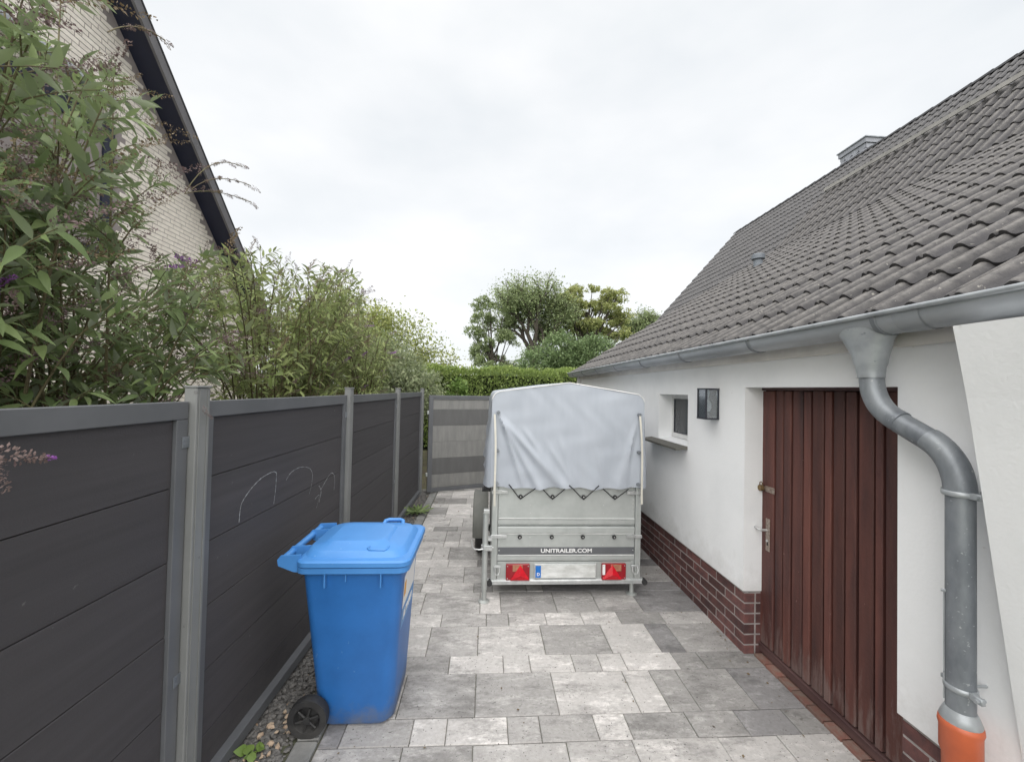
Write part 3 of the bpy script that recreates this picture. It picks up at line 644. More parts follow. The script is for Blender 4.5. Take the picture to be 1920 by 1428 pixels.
# chimney
cx0, cx1, cy0, cy1, cz0, cz1 = 10.35, 11.2, 10.55, 11.35, 7.0, 9.02
ch = MB().box(cx0, cy0, cz0, cx1, cy1, cz1-.16).build('chimney', 'slatej', FB)
MB().box(cx0-.045, cy0-.045, cz1-.16, cx1+.045, cy1+.045, cz1-.03).build('chimney_band', 'slate', ch)
MB().box(cx0-.075, cy0-.075, cz1-.029, cx1+.075, cy1+.075, cz1).build('chimney_cap', 'zinc', ch)
def slate_face(face):
    rows = 10; hgt = .17
    for r in range(rows):
        z1_ = cz1-.17-r*hgt*.88; off = (r % 2)*.11
        span = (cy0, cy1) if face == 'x' else (cx0, cx1); u = span[0]-off
        while u < span[1]:
            a, b2 = max(u+.004, span[0]-.01), min(u+.216, span[1]+.01)
            if b2-a > .03:
                pts = [(a, z1_), (b2, z1_), (b2, z1_-hgt*.55), ((a+b2)/2+.02, z1_-hgt), (a, z1_-hgt*.7)]
                d = .012+.004*(r % 2)
                mb = MB().prism(pts, 'x' if face == 'x' else 'y', (cx0 if face == 'x' else cy0)-d-.001*r, (cx0 if face == 'x' else cy0)-.001)
                mb.build('slate', 'slate', ch)
            u += .22
slate_face('x'); slate_face('y')

# ------------------------------------------------------------------ fence (local frame: +Y along the fence, front at X=0)
FA = .0217
Fn = thing('garden_fence', 'dark grey composite board fence with aluminium posts along the left', 'fence', (-1.2-FA*1.86, 0, 0), -FA)
WL[Fn.name] = Vector((0, 0, 0))
post_y = [.0, 1.775, 3.535, 5.27, 7.0]
for i, y in enumerate(post_y):
    p = MB().box(-.022, y-.04, -.1, .028, y+.04, 1.778, .003); p.box(.0285, y-.026, -.1, .0315, y-.021, 1.77).box(.0285, y+.021, -.1, .0315, y+.026, 1.77)
    po = p.build('post', 'post', Fn); MB().box(-.025, y-.043, 1.7785, .033, y+.043, 1.787, .002).build('post_cap', 'post', po)
zj = [.085, .245, .53, .815, 1.10, 1.385, 1.665]
for i in range(4):
    a, b_ = post_y[i]+.046, post_y[i+1]-.046
    f = MB().box(-.035, a, 1.652, .003, b_, 1.722, .002).box(-.035, a, .03, .003, a+.058, 1.651, .002).box(-.035, b_-.058, .03, .003, b_, 1.651, .002)
    f.box(-.035, a+.0585, .03, .030, b_-.0585, .088, .002)
    fo = f.build('fence_panel', 'frame', Fn)
    for j in range(6):
        MB().box(-.03, a+.06, zj[j]+.0035, -.012+.0006*(j % 3), b_-.06, zj[j+1]-.0005, .0012).build('board', 'board', fo)
    hb = MB()
    for z in (1.56, .62):
        hb = MB().box(.003, b_-.030, z-.022, .0065, b_+.008, z+.022, .0008).cyl((.0065, b_-.018, z+.01), 'x', .004, .002, 8).cyl((.0065, b_-.018, z-.01), 'x', .004, .002, 8)
        hb.build('bracket', 'zinc', fo)
    if i == 1:
        def chalk(pts, wd=.0028):
            mb = MB()
            for k in range(len(pts)-1):
                (ya, za), (yb, zb) = pts[k], pts[k+1]; d = Vector((yb-ya, zb-za)); n_ = Vector((-d.y, d.x)).normalized()*wd*random.uniform(.4, 1.2)
                mb.box(0, 0, 0, 0, 0, 0) if False else mb.add([(-.0095, ya-n_.x, za-n_.y), (-.0095, ya+n_.x, za+n_.y), (-.0095, yb+n_.x, zb+n_.y), (-.0095, yb-n_.x, zb-n_.y)], [(0, 1, 2, 3)])
            o = mb.build('chalk_mark', 'chalk', fo, fixn=False); return o
        def smooth(pts, n=5):
            out = []
            for k in range(len(pts)-1):
                p0, p1, p2, p3 = [np.array(pts[max(0, min(len(pts)-1, k+d))]) for d in (-1, 0, 1, 2)]
                for s in range(n):
                    t = s/n; out.append(tuple(.5*((2*p1)+(-p0+p2)*t+(2*p0-5*p1+4*p2-p3)*t*t+(-p0+3*p1-3*p2+p3)*t**3)))
            out.append(pts[-1]); return out
        chalk(smooth([(2.105, 1.115), (2.11, 1.17), (2.123, 1.207), (2.165, 1.24), (2.218, 1.269), (2.30, 1.296), (2.40, 1.304), (2.44, 1.29)])); chalk(smooth([(2.44, 1.29), (2.435, 1.2), (2.42, 1.118)]), .003)
        chalk(smooth([(2.551, 1.223), (2.60, 1.255), (2.68, 1.268), (2.763, 1.263), (2.86, 1.235), (2.908, 1.187), (2.90, 1.12), (2.87, 1.06)]), .0018)
        chalk(smooth([(3.05, 1.04), (3.12, 1.08), (3.22, 1.125), (3.28, 1.11), (3.31, 1.06), (3.30, .98)]), .0028); chalk(smooth([(3.02, 1.08), (3.06, 1.03), (3.03, .96)]), .0035); chalk(smooth([(2.96, 1.0), (3.03, 1.01), (2.99, .93)]), .0025)

# gate
Ga = rad(22)
Gt = thing('metal_gate', 'grey boarded gate swung slightly open at the end of the fence', 'gate', (-1.0, 7.0, 0), Ga); WL[Gt.name] = Vector((0, 0, 0))
GL = 2.75
gf = MB().box(.03, -.02, .03, .105, .025, 1.672, .003).box(GL-.075, -.02, .03, GL, .025, 1.672, .003).box(.1055, -.02, 1.602, GL-.0755, .025, 1.632, .002).box(.1055, -.024, 1.634, GL-.0755, .029, 1.672, .002).box(.1055, -.02, .03, GL-.0755, .025, .098, .003)
gf.build('gate_frame', 'frame', Gt)
gz = [.10, .32, .595, .875, 1.15, 1.43, 1.60]; gm = ['gatel', 'gated', 'gatel', 'gatel', 'gated', 'gatel']
for j in range(6):
    MB().box(.107, -.008+.001*(j % 2), gz[j]+.0015, GL-.077, .012, gz[j+1]-.0005, .0015).build('board', gm[j], Gt)
MB().box(.0, -.03, .3, .028, .0, .36, .002).box(.0, -.03, 1.35, .028, .0, 1.41, .002).build('hinge', 'galv', Gt)

# ------------------------------------------------------------------ bin
B = thing('wheelie_bin', 'blue two-wheeled recycling bin standing between fence and paving', 'bin', (-.66, 2.45, 0))
rings = []
for t in np.linspace(0, 1, 9):
    z = .02+.87*t; cx = -.662-.008*t; cy = 2.462-.046*t; hx = .200+.058*t; hy = .222+.040*t; r = .075-.03*t
    rings.append(rr(cx, cy, hx, hy, r, z))
rings.insert(0, rr(-.662, 2.462, .185, .207, .07, .002))
body = MB().loft(rings, cap=True).build('bin_body', 'blue', B, smooth=40)
rim = MB().loft([rr(-.668, 2.416, .262, .266, .05, .835), rr(-.665, 2.416, .285, .285, .055, .848), rr(-.665, 2.416, .285, .285, .055, .875), rr(-.665, 2.416, .26, .26, .05, .876)], cap=False)
for yy in (2.27, 2.45, 2.58):
    rim.box(-.70+0, 2.149, .80, -.694, 2.162, .846) if yy < 2.3 else None
for xx in (-.80, -.52): rim.box(xx, 2.135, .775, xx+.006, 2.158, .85)
rim.build('rim', 'bluel', B, smooth=40)
lid = MB().loft([rr(-.66, 2.416, .284, .284, .055, .877), rr(-.66, 2.416, .290, .290, .06, .882), rr(-.66, 2.416, .290, .290, .06, .903), rr(-.66, 2.416, .281, .281, .055, .911), rr(-.668, 2.416, .266, .252, .09, .914), rr(-.672, 2.416, .250, .236, .10, .938), rr(-.674, 2.416, .238, .224, .10, .944),
    rr(-.69, 2.42, .170, .165, .06, .950), rr(-.69, 2.42, .155, .150, .055, .962), rr(-.69, 2.42, .14, .135, .05, .9635)], cap=True, )
lido = lid.build('lid', 'bluel', B, smooth=32)
gp = MB()  # grip recess frame near side
gp.tube([(-.60, 2.235, .946), (-.605, 2.205, .9475), (-.595, 2.192, .946), (-.515, 2.19, .944), (-.505, 2.2, .945), (-.50, 2.235, .946)], .0055, 8)
gp.build('lid_grip', 'bluel', lido, smooth=50)
gp = MB().tube([(-.625, 2.62, .935), (-.62, 2.65, .950), (-.60, 2.66, .954), (-.53, 2.66, .954), (-.51, 2.65, .950), (-.505, 2.62, .935)], .012, 8); gp.build('lid_grip', 'bluel', lido, smooth=50)
hb = MB().tube([(-1.025, 2.17, .90), (-1.025, 2.67, .90)], .0185, 14).build('handle_bar', 'bluel', B, smooth=50)
hk = MB()
for yy in (2.165, 2.29, 2.545, 2.662): MB().prism([(-1.046, .905), (-1.03, .926), (-.93, .93), (-.925, .84), (-.965, .845), (-1.04, .875)], 'y', yy, yy+.012).build('handle_bracket', 'bluel', B)
for yy in (2.168, 2.66):
    wm = MB(); R_ = .098
    prof = [(.0, .030), (.05, .030), (.062, .012), (.066, .0), (.096, .0), (R_, .008), (R_, .042), (.096, .05), (.03, .05)]
    rings = [[(-.872+r*math.cos(2*PI*k/32), yy-.01+d, .102+r*math.sin(2*PI*k/32)) for k in range(32)] for r, d in prof[1:]]
    wm.loft(rings, cap=True)
    wo = wm.build('wheel', 'black', B, smooth=40)
    sp = MB()
    for k in range(6):
        a = k*PI/3+.3; sp.tube([(-.872, yy-.006, .102), (-.872+.06*math.cos(a), yy-.004, .102+.06*math.sin(a))], .006, 6)
    sp.cyl((-.872, yy-.016, .102), 'y', .018, .02, 14); sp.build('hub', 'black', wo, smooth=40)
MB().tube([(-.872, 2.19, .102), (-.872, 2.66, .102)], .011, 10).build('axle', 'dark', B)
# label on front (+x) face
def fx_(z): t = (z-.02)/.87; return -.662-.008*t+.200+.058*t
def lab(y0, y1, z0, z1, m, nm, e=.0012):
    mb = MB(); mb.add([(fx_(z0)+e, y0, z0), (fx_(z0)+e, y1, z0), (fx_(z1)+e, y1, z1), (fx_(z1)+e, y0, z1)], [(0, 1, 2, 3)]); return mb.build(nm, m, B, fixn=False)
lab(2.255, 2.60, .60, .775, 'white', 'label'); lab(2.255, 2.60, .49, .598, 'lblue', 'label'); lab(2.275, 2.325, .655, .735, 'orangep', 'label_logo', .002)
tl = text('label_lettering', 'ALTPAPIER', .062, (fx_(.545)+.003, 2.425, .545), (PI/2, 0, PI/2), 'white', B, sx=.85, bold=.001); tl.rotation_euler = (rad(90+3.8), 0, PI/2)

# ------------------------------------------------------------------ trailer
TX, TY = .735, 3.59
T = thing('box_trailer', 'galvanised box trailer under a grey tarpaulin cover parked beside the house', 'trailer', (TX, TY, 0))
xa, xb = .075, 1.395; y2 = 5.60
ZC = .955
# side walls, floor
MB().box(xa+.012, TY+.012, .16, xb-.012, y2, .19).build('floor_pan', 'galv', T)
for (p, q) in ((xa, xa+.012), (xb-.012, xb)):
    MB().box(p, TY+.03, .16, q, y2, .62, .001).box(p, TY+.03, .622, q, y2, .98, .001).build('side_panel', 'galv', T)
MB().box(xa, y2, .16, xb, y2+.02, .98, .002).build('front_panel', 'galv', T)
def panel(z0, z1, ridges, name, y=TY):
    # pressed steel sheet profile in (y,z), extruded in x
    pts = [(y, z0), (y-.008, z0+.004)]
    for (za, zb, d) in ridges: pts += [(y-.008, za), (y-.008-d, za+.006), (y-.008-d, zb-.006), (y-.008, zb)]
    pts += [(y-.008, z1-.004), (y, z1), (y+.016, z1), (y+.016, z0)]
    return MB().prism([(a, b2) for a, b2 in pts], 'x', xa+.052, xb-.052).build(name, 'galv', T)
up = panel(.612, .972, [(.622, .668, .007)], 'upper_tailgate'); lo = panel(.300, .606, [(.312, .352, .008), (.545, .600, .008)], 'lower_tailgate')
MB().box(xa+.052, TY-.006, .145, xb-.052, TY+.01, .296, .002).build('light_board', 'galv', T)
for z in (.6745, .5425, .3545):
    MB().box(xa+.055, TY-.0195, z-.002, xb-.055, TY-.009, z+.002, .0008).build('pressed_edge', 'framew', up if z > .6 else lo)
for (p, q) in ((xa-.002, xa+.048), (xb-.048, xb+.002)):
    c = MB().box(p, TY-.022, .13, q, TY+.02, .975, .003); c.box((p+q)/2-.004, TY-.026, .14, (p+q)/2+.002, TY-.0225, .97)
    co = c.build('corner_post', 'galv', T)
rv = MB()
for sx_ in (xa+.066, xb-.066):
    for z in list(np.arange(.36, .93, .037)):
        if random.random() < .8: rv.cyl((sx_+random.uniform(-.003, .003), TY-.0135, z), 'y', .0055, .006, 8)
for z in (.86, .79, .72, .51, .44, .33):
    for x in (.41, 1.06): rv.cyl((x, TY-.0115, z), 'y', .004, .004, 8)
rv.build('rivets', 'galvb', T, kind='stuff')
bb = MB().prism([(TY-.035, .112), (TY-.035, .140), (TY-.02, .150), (TY+.01, .150), (TY+.01, .118), (TY-.02, .112)], 'x', xa-.03, xb+.03).build('bumper_bar', 'galvb', T)
for x in (xa-.012, xb+.035): MB().tube([(x, TY-.05, .128), (x, TY+.0, .128)], .024, 14).build('buffer', 'black', T, smooth=40)
# latches
for (x, sgn) in ((xa+.03, 1), (xb-.03, -1)):
    for z in (.905, .522):
        l = MB().box(x-.04 if sgn > 0 else x-.10, TY-.034, z-.014, x+.10 if sgn > 0 else x+.04, TY-.0225, z+.014, .002)
        for k in range(5): l.cyl(((x-.02 if sgn > 0 else x-.08)+.024*k, TY-.038, z), 'y', .005, .004, 8)
        l.tube([(x-.03, TY-.04, z+.018), (x+.05*sgn, TY-.044, z+.018)], .004, 6)
        l.build('latch', 'galvb', T)
    lr = MB().box(x-.012, TY-.034, .255, x+.055 if sgn > 0 else x+.02, TY-.0225, .275, .002) if sgn > 0 else MB().box(x-.055, TY-.034, .255, x+.012, TY-.0225, .275, .002)
    xx = x+.02*sgn
    lr.tube([(xx-.022, TY-.038, .262), (xx-.024, TY-.045, .23), (xx-.012, TY-.05, .205), (xx+.012, TY-.05, .205), (xx+.024, TY-.045, .23), (xx+.022, TY-.038, .262)], .0045, 8)
    lr.build('lashing_ring', 'galvb', T, smooth=40)
# knobs and cord
kx = [.319, .600, .876, 1.157]
for z in (.867, .516):
    for x in kx:
        ko = MB().tube([(x, TY-.009, z), (x, TY-.02, z), (x, TY-.024, z), (x, TY-.03, z)], [.013, .013, .019, .016], 14).build('knob', 'black', T, smooth=40)
        MB().cyl((x, TY-.0325, z), 'y', .0055, .004, 8).build('knob_screw', 'galvb', ko)
eye = [(.211, .975), (.475, .968), (.497, .945), (.705, .945), (.738, .972), (1.0, .972), (1.035, .945), (1.265, .945), (1.30, .965)]
cord = MB()
for (pa, x, pb) in ((eye[0], kx[0], eye[1]), (eye[2], kx[1], eye[3]), (eye[4], kx[2], eye[5]), (eye[6], kx[3], eye[7])):
    cord.tube([(pa[0], TY-.066, pa[1]+.006), (pa[0]+(x-pa[0])*.3, TY-.058, pa[1]+(.862-pa[1])*.3), (x-.02, TY-.024, .862), (x, TY-.024, .846), (x+.02, TY-.024, .862), (pb[0]+(x-pb[0])*.3, TY-.058, pb[1]+(.862-pb[1])*.3), (pb[0], TY-.066, pb[1]+.006)], .0048, 6)
cord.tube([(1.29, TY-.036, .975), (1.395, TY-.03, .945)], .0042, 6)
cord.build('cord', 'rope', T)
# sticker with lettering
MB().box(.130, TY-.0102, .3605, 1.343, TY-.0087, .4235).build('sticker', 'stripe', T)
text('lettering', 'UNITRAILER.COM', .047, (.735, TY-.0115, .392), (PI/2, 0, 0), 'white', T, sx=1.22, bold=.0012)
# lights
def light(xl, xr, flip):
    lo_ = MB().box(xl, TY-.030, .148, xr, TY-.0065, .283, .004).build('tail_light', 'redd', T)
    w_ = xr-xl; s = -1 if flip else 1
    am = MB().box(xl+.28*w_ if not flip else xl+.36*w_, TY-.0335, .222, xr-.30*w_ if not flip else xr-.20*w_, TY-.0305, .279, .001).build('lens', 'amber', lo_)
    if flip: MB().box(xl+.004, TY-.0335, .19, xl+.13*w_, TY-.0305, .279, .001).build('lens', 'white', lo_)
    cx = xl+w_*(.60 if not flip else .42); hw = w_*.41; zb, zt = .1495, .279
    tr = MB().add([(cx-hw, TY-.036, zb), (cx+hw, TY-.036, zb), (cx, TY-.036, zt), (cx, TY-.052, zb+.045)], [(0, 1, 3), (1, 2, 3), (2, 0, 3)])
    tr.add([(cx-hw, TY-.036, zb), (cx+hw, TY-.036, zb), (cx, TY-.036, zt), (cx-hw, TY-.031, zb), (cx+hw, TY-.031, zb), (cx, TY-.031, zt)], [(0, 1, 4, 3), (1, 2, 5, 4), (2, 0, 3, 5)])
    tr.build('reflector', 'red', lo_)
    sc_ = MB()
    for (x, z) in ((xl+.013, .268), (xr-.013, .268), (xl+.013, .163), (xr-.013, .163)): sc_.cyl((x, TY-.034, z), 'y', .0045, .0035, 8)
    sc_.build('screws', 'galvb', lo_)
light(.204, .411, False); light(1.050, 1.266, True)
pz0, pz1 = .163, .274
MB().box(.452, TY-.022, pz0-.008, 1.002, TY-.0065, pz1+.008, .002).build('plate_holder', 'galvb', T)
lpz = MB().box(.462, TY-.026, pz0, .992, TY-.0225, pz1, .001).build('number_plate', 'plate', T)
MB().box(.4625, TY-.0272, pz0+.004, .510, TY-.0262, pz1-.004).build('blue_band', 'eublue', lpz)
text('country_letter', 'D', .036, (.487, TY-.0285, pz0+.032), (PI/2, 0, 0), 'white', lpz, bold=.001)
# prop stands
def stand(x, y, ztop, nm):
    st = MB().tube([(x, y, .10), (x, y, ztop)], .024, 18).tube([(x, y, .0), (x, y, .46)], .020, 16).build('prop_stand', 'galv', T, smooth=50)
    MB().tube([(x, y, .001), (x, y, .006), (x, y, .016), (x, y, .018)], [.048, .048, .026, .020], 20).build('foot_plate', 'galv', st, smooth=40)
    MB().tube([(x, y, ztop-.30), (x, y, ztop-.27)], .034, 16).box(x-.01, y-.045, ztop-.305, x+.06, y-.02, ztop-.265, .002).build('clamp', 'galvb', st, smooth=40)
    return st
s1 = stand(.018, 3.50, .745, 1); s2 = stand(1.333, 3.605, .145, 2)
MB().tube([(.018, 3.475, .452), (-.03, 3.47, .446), (-.075, 3.47, .452), (-.088, 3.47, .475), (-.098, 3.47, .525)], .0065, 8).tube([(.05, 3.49, .452), (.09, 3.50, .452)], .006, 8).build('crank', 'galvb', s1, smooth=50)
MB().box(.0, 3.475, .745, .05, 3.53, .775, .003).box(.03, 3.52, .5, .078, 3.56, .53).build('clamp_head', 'galvb', s1)
# wheels, fenders
for (xw0, xw1, sg) in ((-.105, .045, -1), (1.425, 1.575, 1)):
    yc, zc, R = 4.62, .26, .262
    if sg > 0: xw0, xw1 = 1.42, 1.56
    pr = [(.16, .02), (.19, .008), (.235, .0), (.258, .018), (.262, .04), (.262, .11), (.258, .132), (.235, .15), (.19, .142), (.16, .13)]
    wm = MB(); xc = xw0+.02
    wm.loft([[(xc+d*.86, yc+r*math.cos(2*PI*k/40), zc+r*math.sin(2*PI*k/40)) for k in range(40)] for r, d in pr], cap=True)
    wo = wm.build('wheel', 'black', T, smooth=40)
    rm = MB().loft([[(xc+d, yc+r*math.cos(2*PI*k/24), zc+r*math.sin(2*PI*k/24)) for k in range(24)] for r, d in ((.17, .012), (.16, .02), (.12, .05), (.05, .04), (.04, .02))], cap=True).build('rim', 'galv', wo, smooth=40)
    fe = MB(); R1 = .325
    def arc(r, x): return [(x, yc-r*math.cos(a)*1.05, zc+.065+r*math.sin(a)*1.0) for a in np.linspace(rad(-14), rad(194), 26)]
    fe.loft([arc(R1-.02, xw0-.008), arc(R1, xw0-.002), arc(R1+.006, xw0+.02), arc(R1+.006, xw1-.02), arc(R1, xw1+.004)], cap=False, closed=False)
    fe.loft([arc(R1-.026, xw0-.006), arc(R1-.006, xw0+.01), arc(R1-.006, xw1+.004)], cap=False, closed=False)
    fe.build('fender', mat('fender_plastic', (.12, .125, .115), (.15, .15, .135), rough=.6, scale=8) if sg < 0 else bpy.data.materials['fender_plastic'], T, smooth=50)
MB().box(-.02, 4.58, .22, 1.5, 4.66, .27).build('axle', 'galv', T)
MB().tube([(.3, y2, .2), (.735, y2+1.1, .3)], .025, 10).tube([(1.17, y2, .2), (.735, y2+1.1, .3)], .025, 10).tube([(.735, y2+1.0, .3), (.735, y2+1.3, .32)], .03, 10).build('drawbar', 'galv', T)
MB().tube([(.735, y2+1.0, 0.08), (.735, y2+1.0, .35)], .02, 10).cyl((.71, y2+1.0, .09), 'x', .09, .05, 20).build('jockey_wheel', 'black', T)
MB().box(.0, 3.66, .885, .06, 3.72, .94, .004).cyl((-.02, 3.69, .90), 'x', .02, .05, 10).build('handle_knob', 'black', T)
# tarpaulin cover
ztop_c, ztop_s = 1.868, 1.788
def outline(n=90):
    # from bottom-left up over the roof to bottom-right : (x, z)
    xl, xr = .052, 1.408; r = .085
    pts = []
    pts += [(xl, z) for z in np.linspace(.945, ztop_s-r-.02, 18)]
    for a in np.linspace(180, 100, 8): pts.append((xl+r+r*math.cos(rad(a)), ztop_s-r-.008+r*math.sin(rad(a))))
    mid = (xl+xr)/2
    for t in np.linspace(.08, 1, 14): pts.append((pts[25][0]+(mid-pts[25][0])*t, pts[25][1]+(ztop_c-pts[25][1])*t))
    return pts+[(xl+xr-x, z) for x, z in reversed(pts[:-1])]
OL = outline(); nO = len(OL)
cv = MB(); mid = .73
def fold(x, z):
    # diagonal tension folds fanning from the upper corners, waviness growing towards the hem
    u = (x-.052)/1.356; v = (1.87-z)/.92
    d = 0
    for (gx, gz, ang, wdt, amp, L) in ((.085, 1.62, -1.05, .035, .034, .95), (.085, 1.60, -.83, .04, .030, .95), (.11, 1.60, -1.22, .028, .030, .9), (.30, 1.50, -.95, .05, .020, .7), (.62, 1.45, -1.2, .06, .012, .5), (1.36, 1.60, -1.85, .04, .022, .7), (1.30, 1.5, -1.68, .03, .012, .6), (.5, 1.4, -1.0, .03, .012, .6), (.95, 1.35, -1.25, .035, .012, .45)):
        dx, dz = x-gx, z-gz; c_, s_ = math.cos(ang), math.sin(ang)
        a = dx*c_+dz*s_; p = -dx*s_+dz*c_
        if a > 0:
            w_ = wdt*(.30+a*.85); k = max(0, 1-a/L)**.5 if a < L else 0
            d += amp*math.exp(-(p/w_)**2)*min(1, a*6)*(.35+.65*k)
    d += .010*math.sin(u*37+2*v)*max(0, v-.72)*3+.004*math.sin(u*19+v*2)*v+.0022*math.sin(x*9+2*math.sin(z*7))+.0018*math.sin(x*23+3*math.sin(z*13+x*5))
    e = min(x-.052, 1.408-x, ZC+.95-z); return d*min(1, max(0, e)*9)
nv = 56
grid = []
for j in range(nv+1):
    row = []
    for i in range(nO//2*2+1):
        pass
nx = 84
vi = {}
vs = []; fs = []
def zt(x):
    for k in range(nO-1):
        (x0_, z0_), (x1_, z1_) = OL[k], OL[k+1]
        if x0_ <= x <= x1_ and x1_ > x0_: return z0_+(z1_-z0_)*(x-x0_)/(x1_-x0_)
    return OL[18][1]
for j in range(nv+1):
    for i in range(nx+1):
        x = .0525+1.355*(.5-.5*math.cos(PI*i/nx)) if False else .0525+1.355*i/nx
        hem = .948+.006*math.sin(i*.42)+.006*math.sin(i*.17+1)
        zz = hem+(zt(x)-hem)*j/nv
        vs.append((x, TY-.036-fold(x, zz)-.012*(1-j/nv), zz))
for j in range(nv):
    for i in range(nx):
        a = j*(nx+1)+i; fs.append((a, a+1, a+nx+2, a+nx+1))
cv.add(vs, fs)
# sides and top skin
ylist = [TY-.036, TY-.028, TY+.02, TY+.12, TY+.35, TY+.7, TY+1.05, TY+1.4, TY+1.7, y2+.03]
rings = []
for jy, y in enumerate(ylist):
    ring = []
    for k, (x, z) in enumerate(OL):
        bul = max(0, (1.65-z))*.10*(1 if jy > 1 else (0, .5)[jy])*(.75+.25*math.sin(y*9+z*5)); bul += .012*math.sin(z*15+y*7)*(1 if jy > 2 else 0)*(1 if z < 1.7 else 0)
        sg = -1 if x < mid else 1
        ins = (.004, 0, 0)[jy] if jy < 2 else 0
        ring.append((x+sg*bul, y, z+(.006 if jy > 1 and z > 1.75 else 0)-ins*0))
    rings.append(ring)
cv.loft(rings, cap=False, closed=False)
cvo = cv.build('cover', 'cover', T, smooth=60)
# seam piping along back edge of the roof, eyelets, straps
MB().tube([(x, TY-.037, z+.002) for x, z in OL[19:-19]], .0045, 6).build('piping', 'framew', cvo, smooth=60)
for x in (.085, 1.375):
    for z in (1.60, 1.27, .99):
        MB().tube([(x+(.022 if x < 1 else -.022), TY-.076, z), (x+(.022 if x < 1 else -.022), TY-.05, z)], .015, 12).box(x+.005 if x < 1 else x-.04, TY-.080, z-.004, x+.04 if x < 1 else x-.005, TY-.0765, z+.004).build('eyelet', 'zinc', cvo, smooth=40)
for (p, q) in (((.075, 1.585), (.098, .80)), ((1.352, 1.59), (1.385, .82))):
    mb = MB(); n = 14
    for k in range(n):
        t0, t1 = k/n, (k+1)/n
        f_s = lambda t: (p[0]+(q[0]-p[0])*t+.006*math.sin(t*5), TY-.082-.012*math.sin(t*PI), p[1]+(q[1]-p[1])*t)
        a, b2 = f_s(t0), f_s(t1); wd = .0085
        mb.add([(a[0]-wd, a[1], a[2]), (a[0]+wd, a[1], a[2]), (b2[0]+wd, b2[1], b2[2]), (b2[0]-wd, b2[1], b2[2]), (a[0]-wd, a[1]+.003, a[2]), (a[0]+wd, a[1]+.003, a[2]), (b2[0]+wd, b2[1]+.003, b2[2]), (b2[0]-wd, b2[1]+.003, b2[2])],
               [(0, 1, 2, 3), (7, 6, 5, 4), (0, 3, 7, 4), (1, 5, 6, 2)])
    mb.build('strap', 'strap', cvo)

# ------------------------------------------------------------------ neighbour's brick house
NX = -5.5
NH = thing('brick_house', 'cream brick house with steep dark eaves rising behind the buddleia on the left', 'house', (-7, 5, 0))
rake = [(6.07, 7.27), (8.70, 4.54)]; sl_ = (rake[1][1]-rake[0][1])/(rake[1][0]-rake[0][0])
def zr(y): return rake[0][1]+sl_*(y-rake[0][0])
yr = 3.2; ye_ = 10.3
wl_ = MB().prism([(-3.5, 0), (ye_-.3, 0), (ye_-.3, zr(ye_-.3)-.12), (yr, zr(yr)-.12), (-3.5, zr(yr)-.12-(yr+3.5)*.9)], 'x', NX-8, NX)
wall2 = wl_.build('wall', 'cmortar', NH)
wy0, wy1, wz0, wz1 = 2.9, 6.2, 3.55, 5.47
BH, BL = .0735, .245
allb = []
nr = int(7.6/BH)
for r in range(nr):
    z = 1.45+r*BH; y = -1.5+(r % 2)*.125-.03*(r % 3)
    while y < ye_-.4:
        y1 = y+BL-.011
        top = zr(y1)-.16 if y > yr else zr(yr)-.12-(yr-y)*.9-.1
        inwin = (y1 > wy0-.02 and y < wy1+.02 and z+BH > wz0-.02 and z < wz1+.02)
        if z+BH < top and not inwin and z < 9: allb.append((y, z))
        y += BL
def bkey(b): # those seen in the photograph come first
    y, z = b; r_ = (y/5.5, (z-1.8)/5.5)
    px = r_[0]; vis_ = (y > 3.9) and (z > 1.8) and ((z-1.8) < .94*5.5*1.0) 
    return (0 if vis_ and z > 3.2 else 1, (y-5.6)**2+(z-5.6)**2)
allb.sort(key=bkey)
bmesh_ = MB().box(-.01, 0, 0, .004, BL-.011, BH-.011, .002).mesh('brick'); bmesh_.materials.append(M['cbrick'])
for (y, z) in allb[:300]: inst('brick', bmesh_, wall2, (NX+.001+random.uniform(-.001, .001), y, z))
rb = MB()
for (y, z) in allb[300:]: rb.box(NX-.006, y, z, NX+.005+random.uniform(-.001, .001), y+BL-.011, z+BH-.011)
rb.build('bricks', 'cbrick', wall2, kind='stuff')
# roof slab, soffit, verge board
def strip(poly_off0, poly_off1, x0, x1, nm, m, par=NH):
    pts = [(yr, zr(yr)+poly_off0), (ye_, zr(ye_)+poly_off0), (ye_, zr(ye_)+poly_off1), (yr, zr(yr)+poly_off1)]
    return MB().prism(pts, 'x', x0, x1).build(nm, m, par)
strip(-.02, -.14, NX-8, NX+.36, 'roof', 'navy'); strip(.03, -.20, NX+.361, NX+.40, 'verge_board', 'verge')
MB().prism([(yr, zr(yr)-.02), (-3, zr(yr)-6), (-3, zr(yr)-6.15), (yr, zr(yr)-.16)], 'x', NX-8, NX+.4).build('roof_back', 'navy', NH)
strip(.031, .07, NX-8, NX+.41, 'roof_covering', 'tilefar')
# window with roller box
wn2 = MB().box(NX-.05, wy0, wz0, NX-.02, wy1, wz1).build('window', 'navy', NH)
fw = MB()
for (a, b_, c, d) in ((wy0, wy0+.1, wz0, wz1), (wy1-.16, wy1, wz0, wz1), (wy0+.101, wy1-.161, wz0, wz0+.1), (wy0+.101, wy1-.161, wz1-.26, wz1), (4.35, 4.45, wz0+.101, wz1-.261)):
    fw.box(NX-.02, a, c, NX+.03, b_, d)
fw.build('frame', 'navy', wn2)
MB().box(NX-.018, wy0+.1, wz0+.1, NX-.008, 4.349, wz1-.26).box(NX-.018, 4.451, wz0+.1, NX-.008, wy1-.16, wz1-.26).build('pane', 'opane', wn2)  # bright reflection painted into the panes as a pale base colour
MB().tube([(NX+.13, 2.5, 5.72), (NX+.13, 6.05, 5.72)], .085, 16).build('awning', 'zincl', NH, smooth=50)
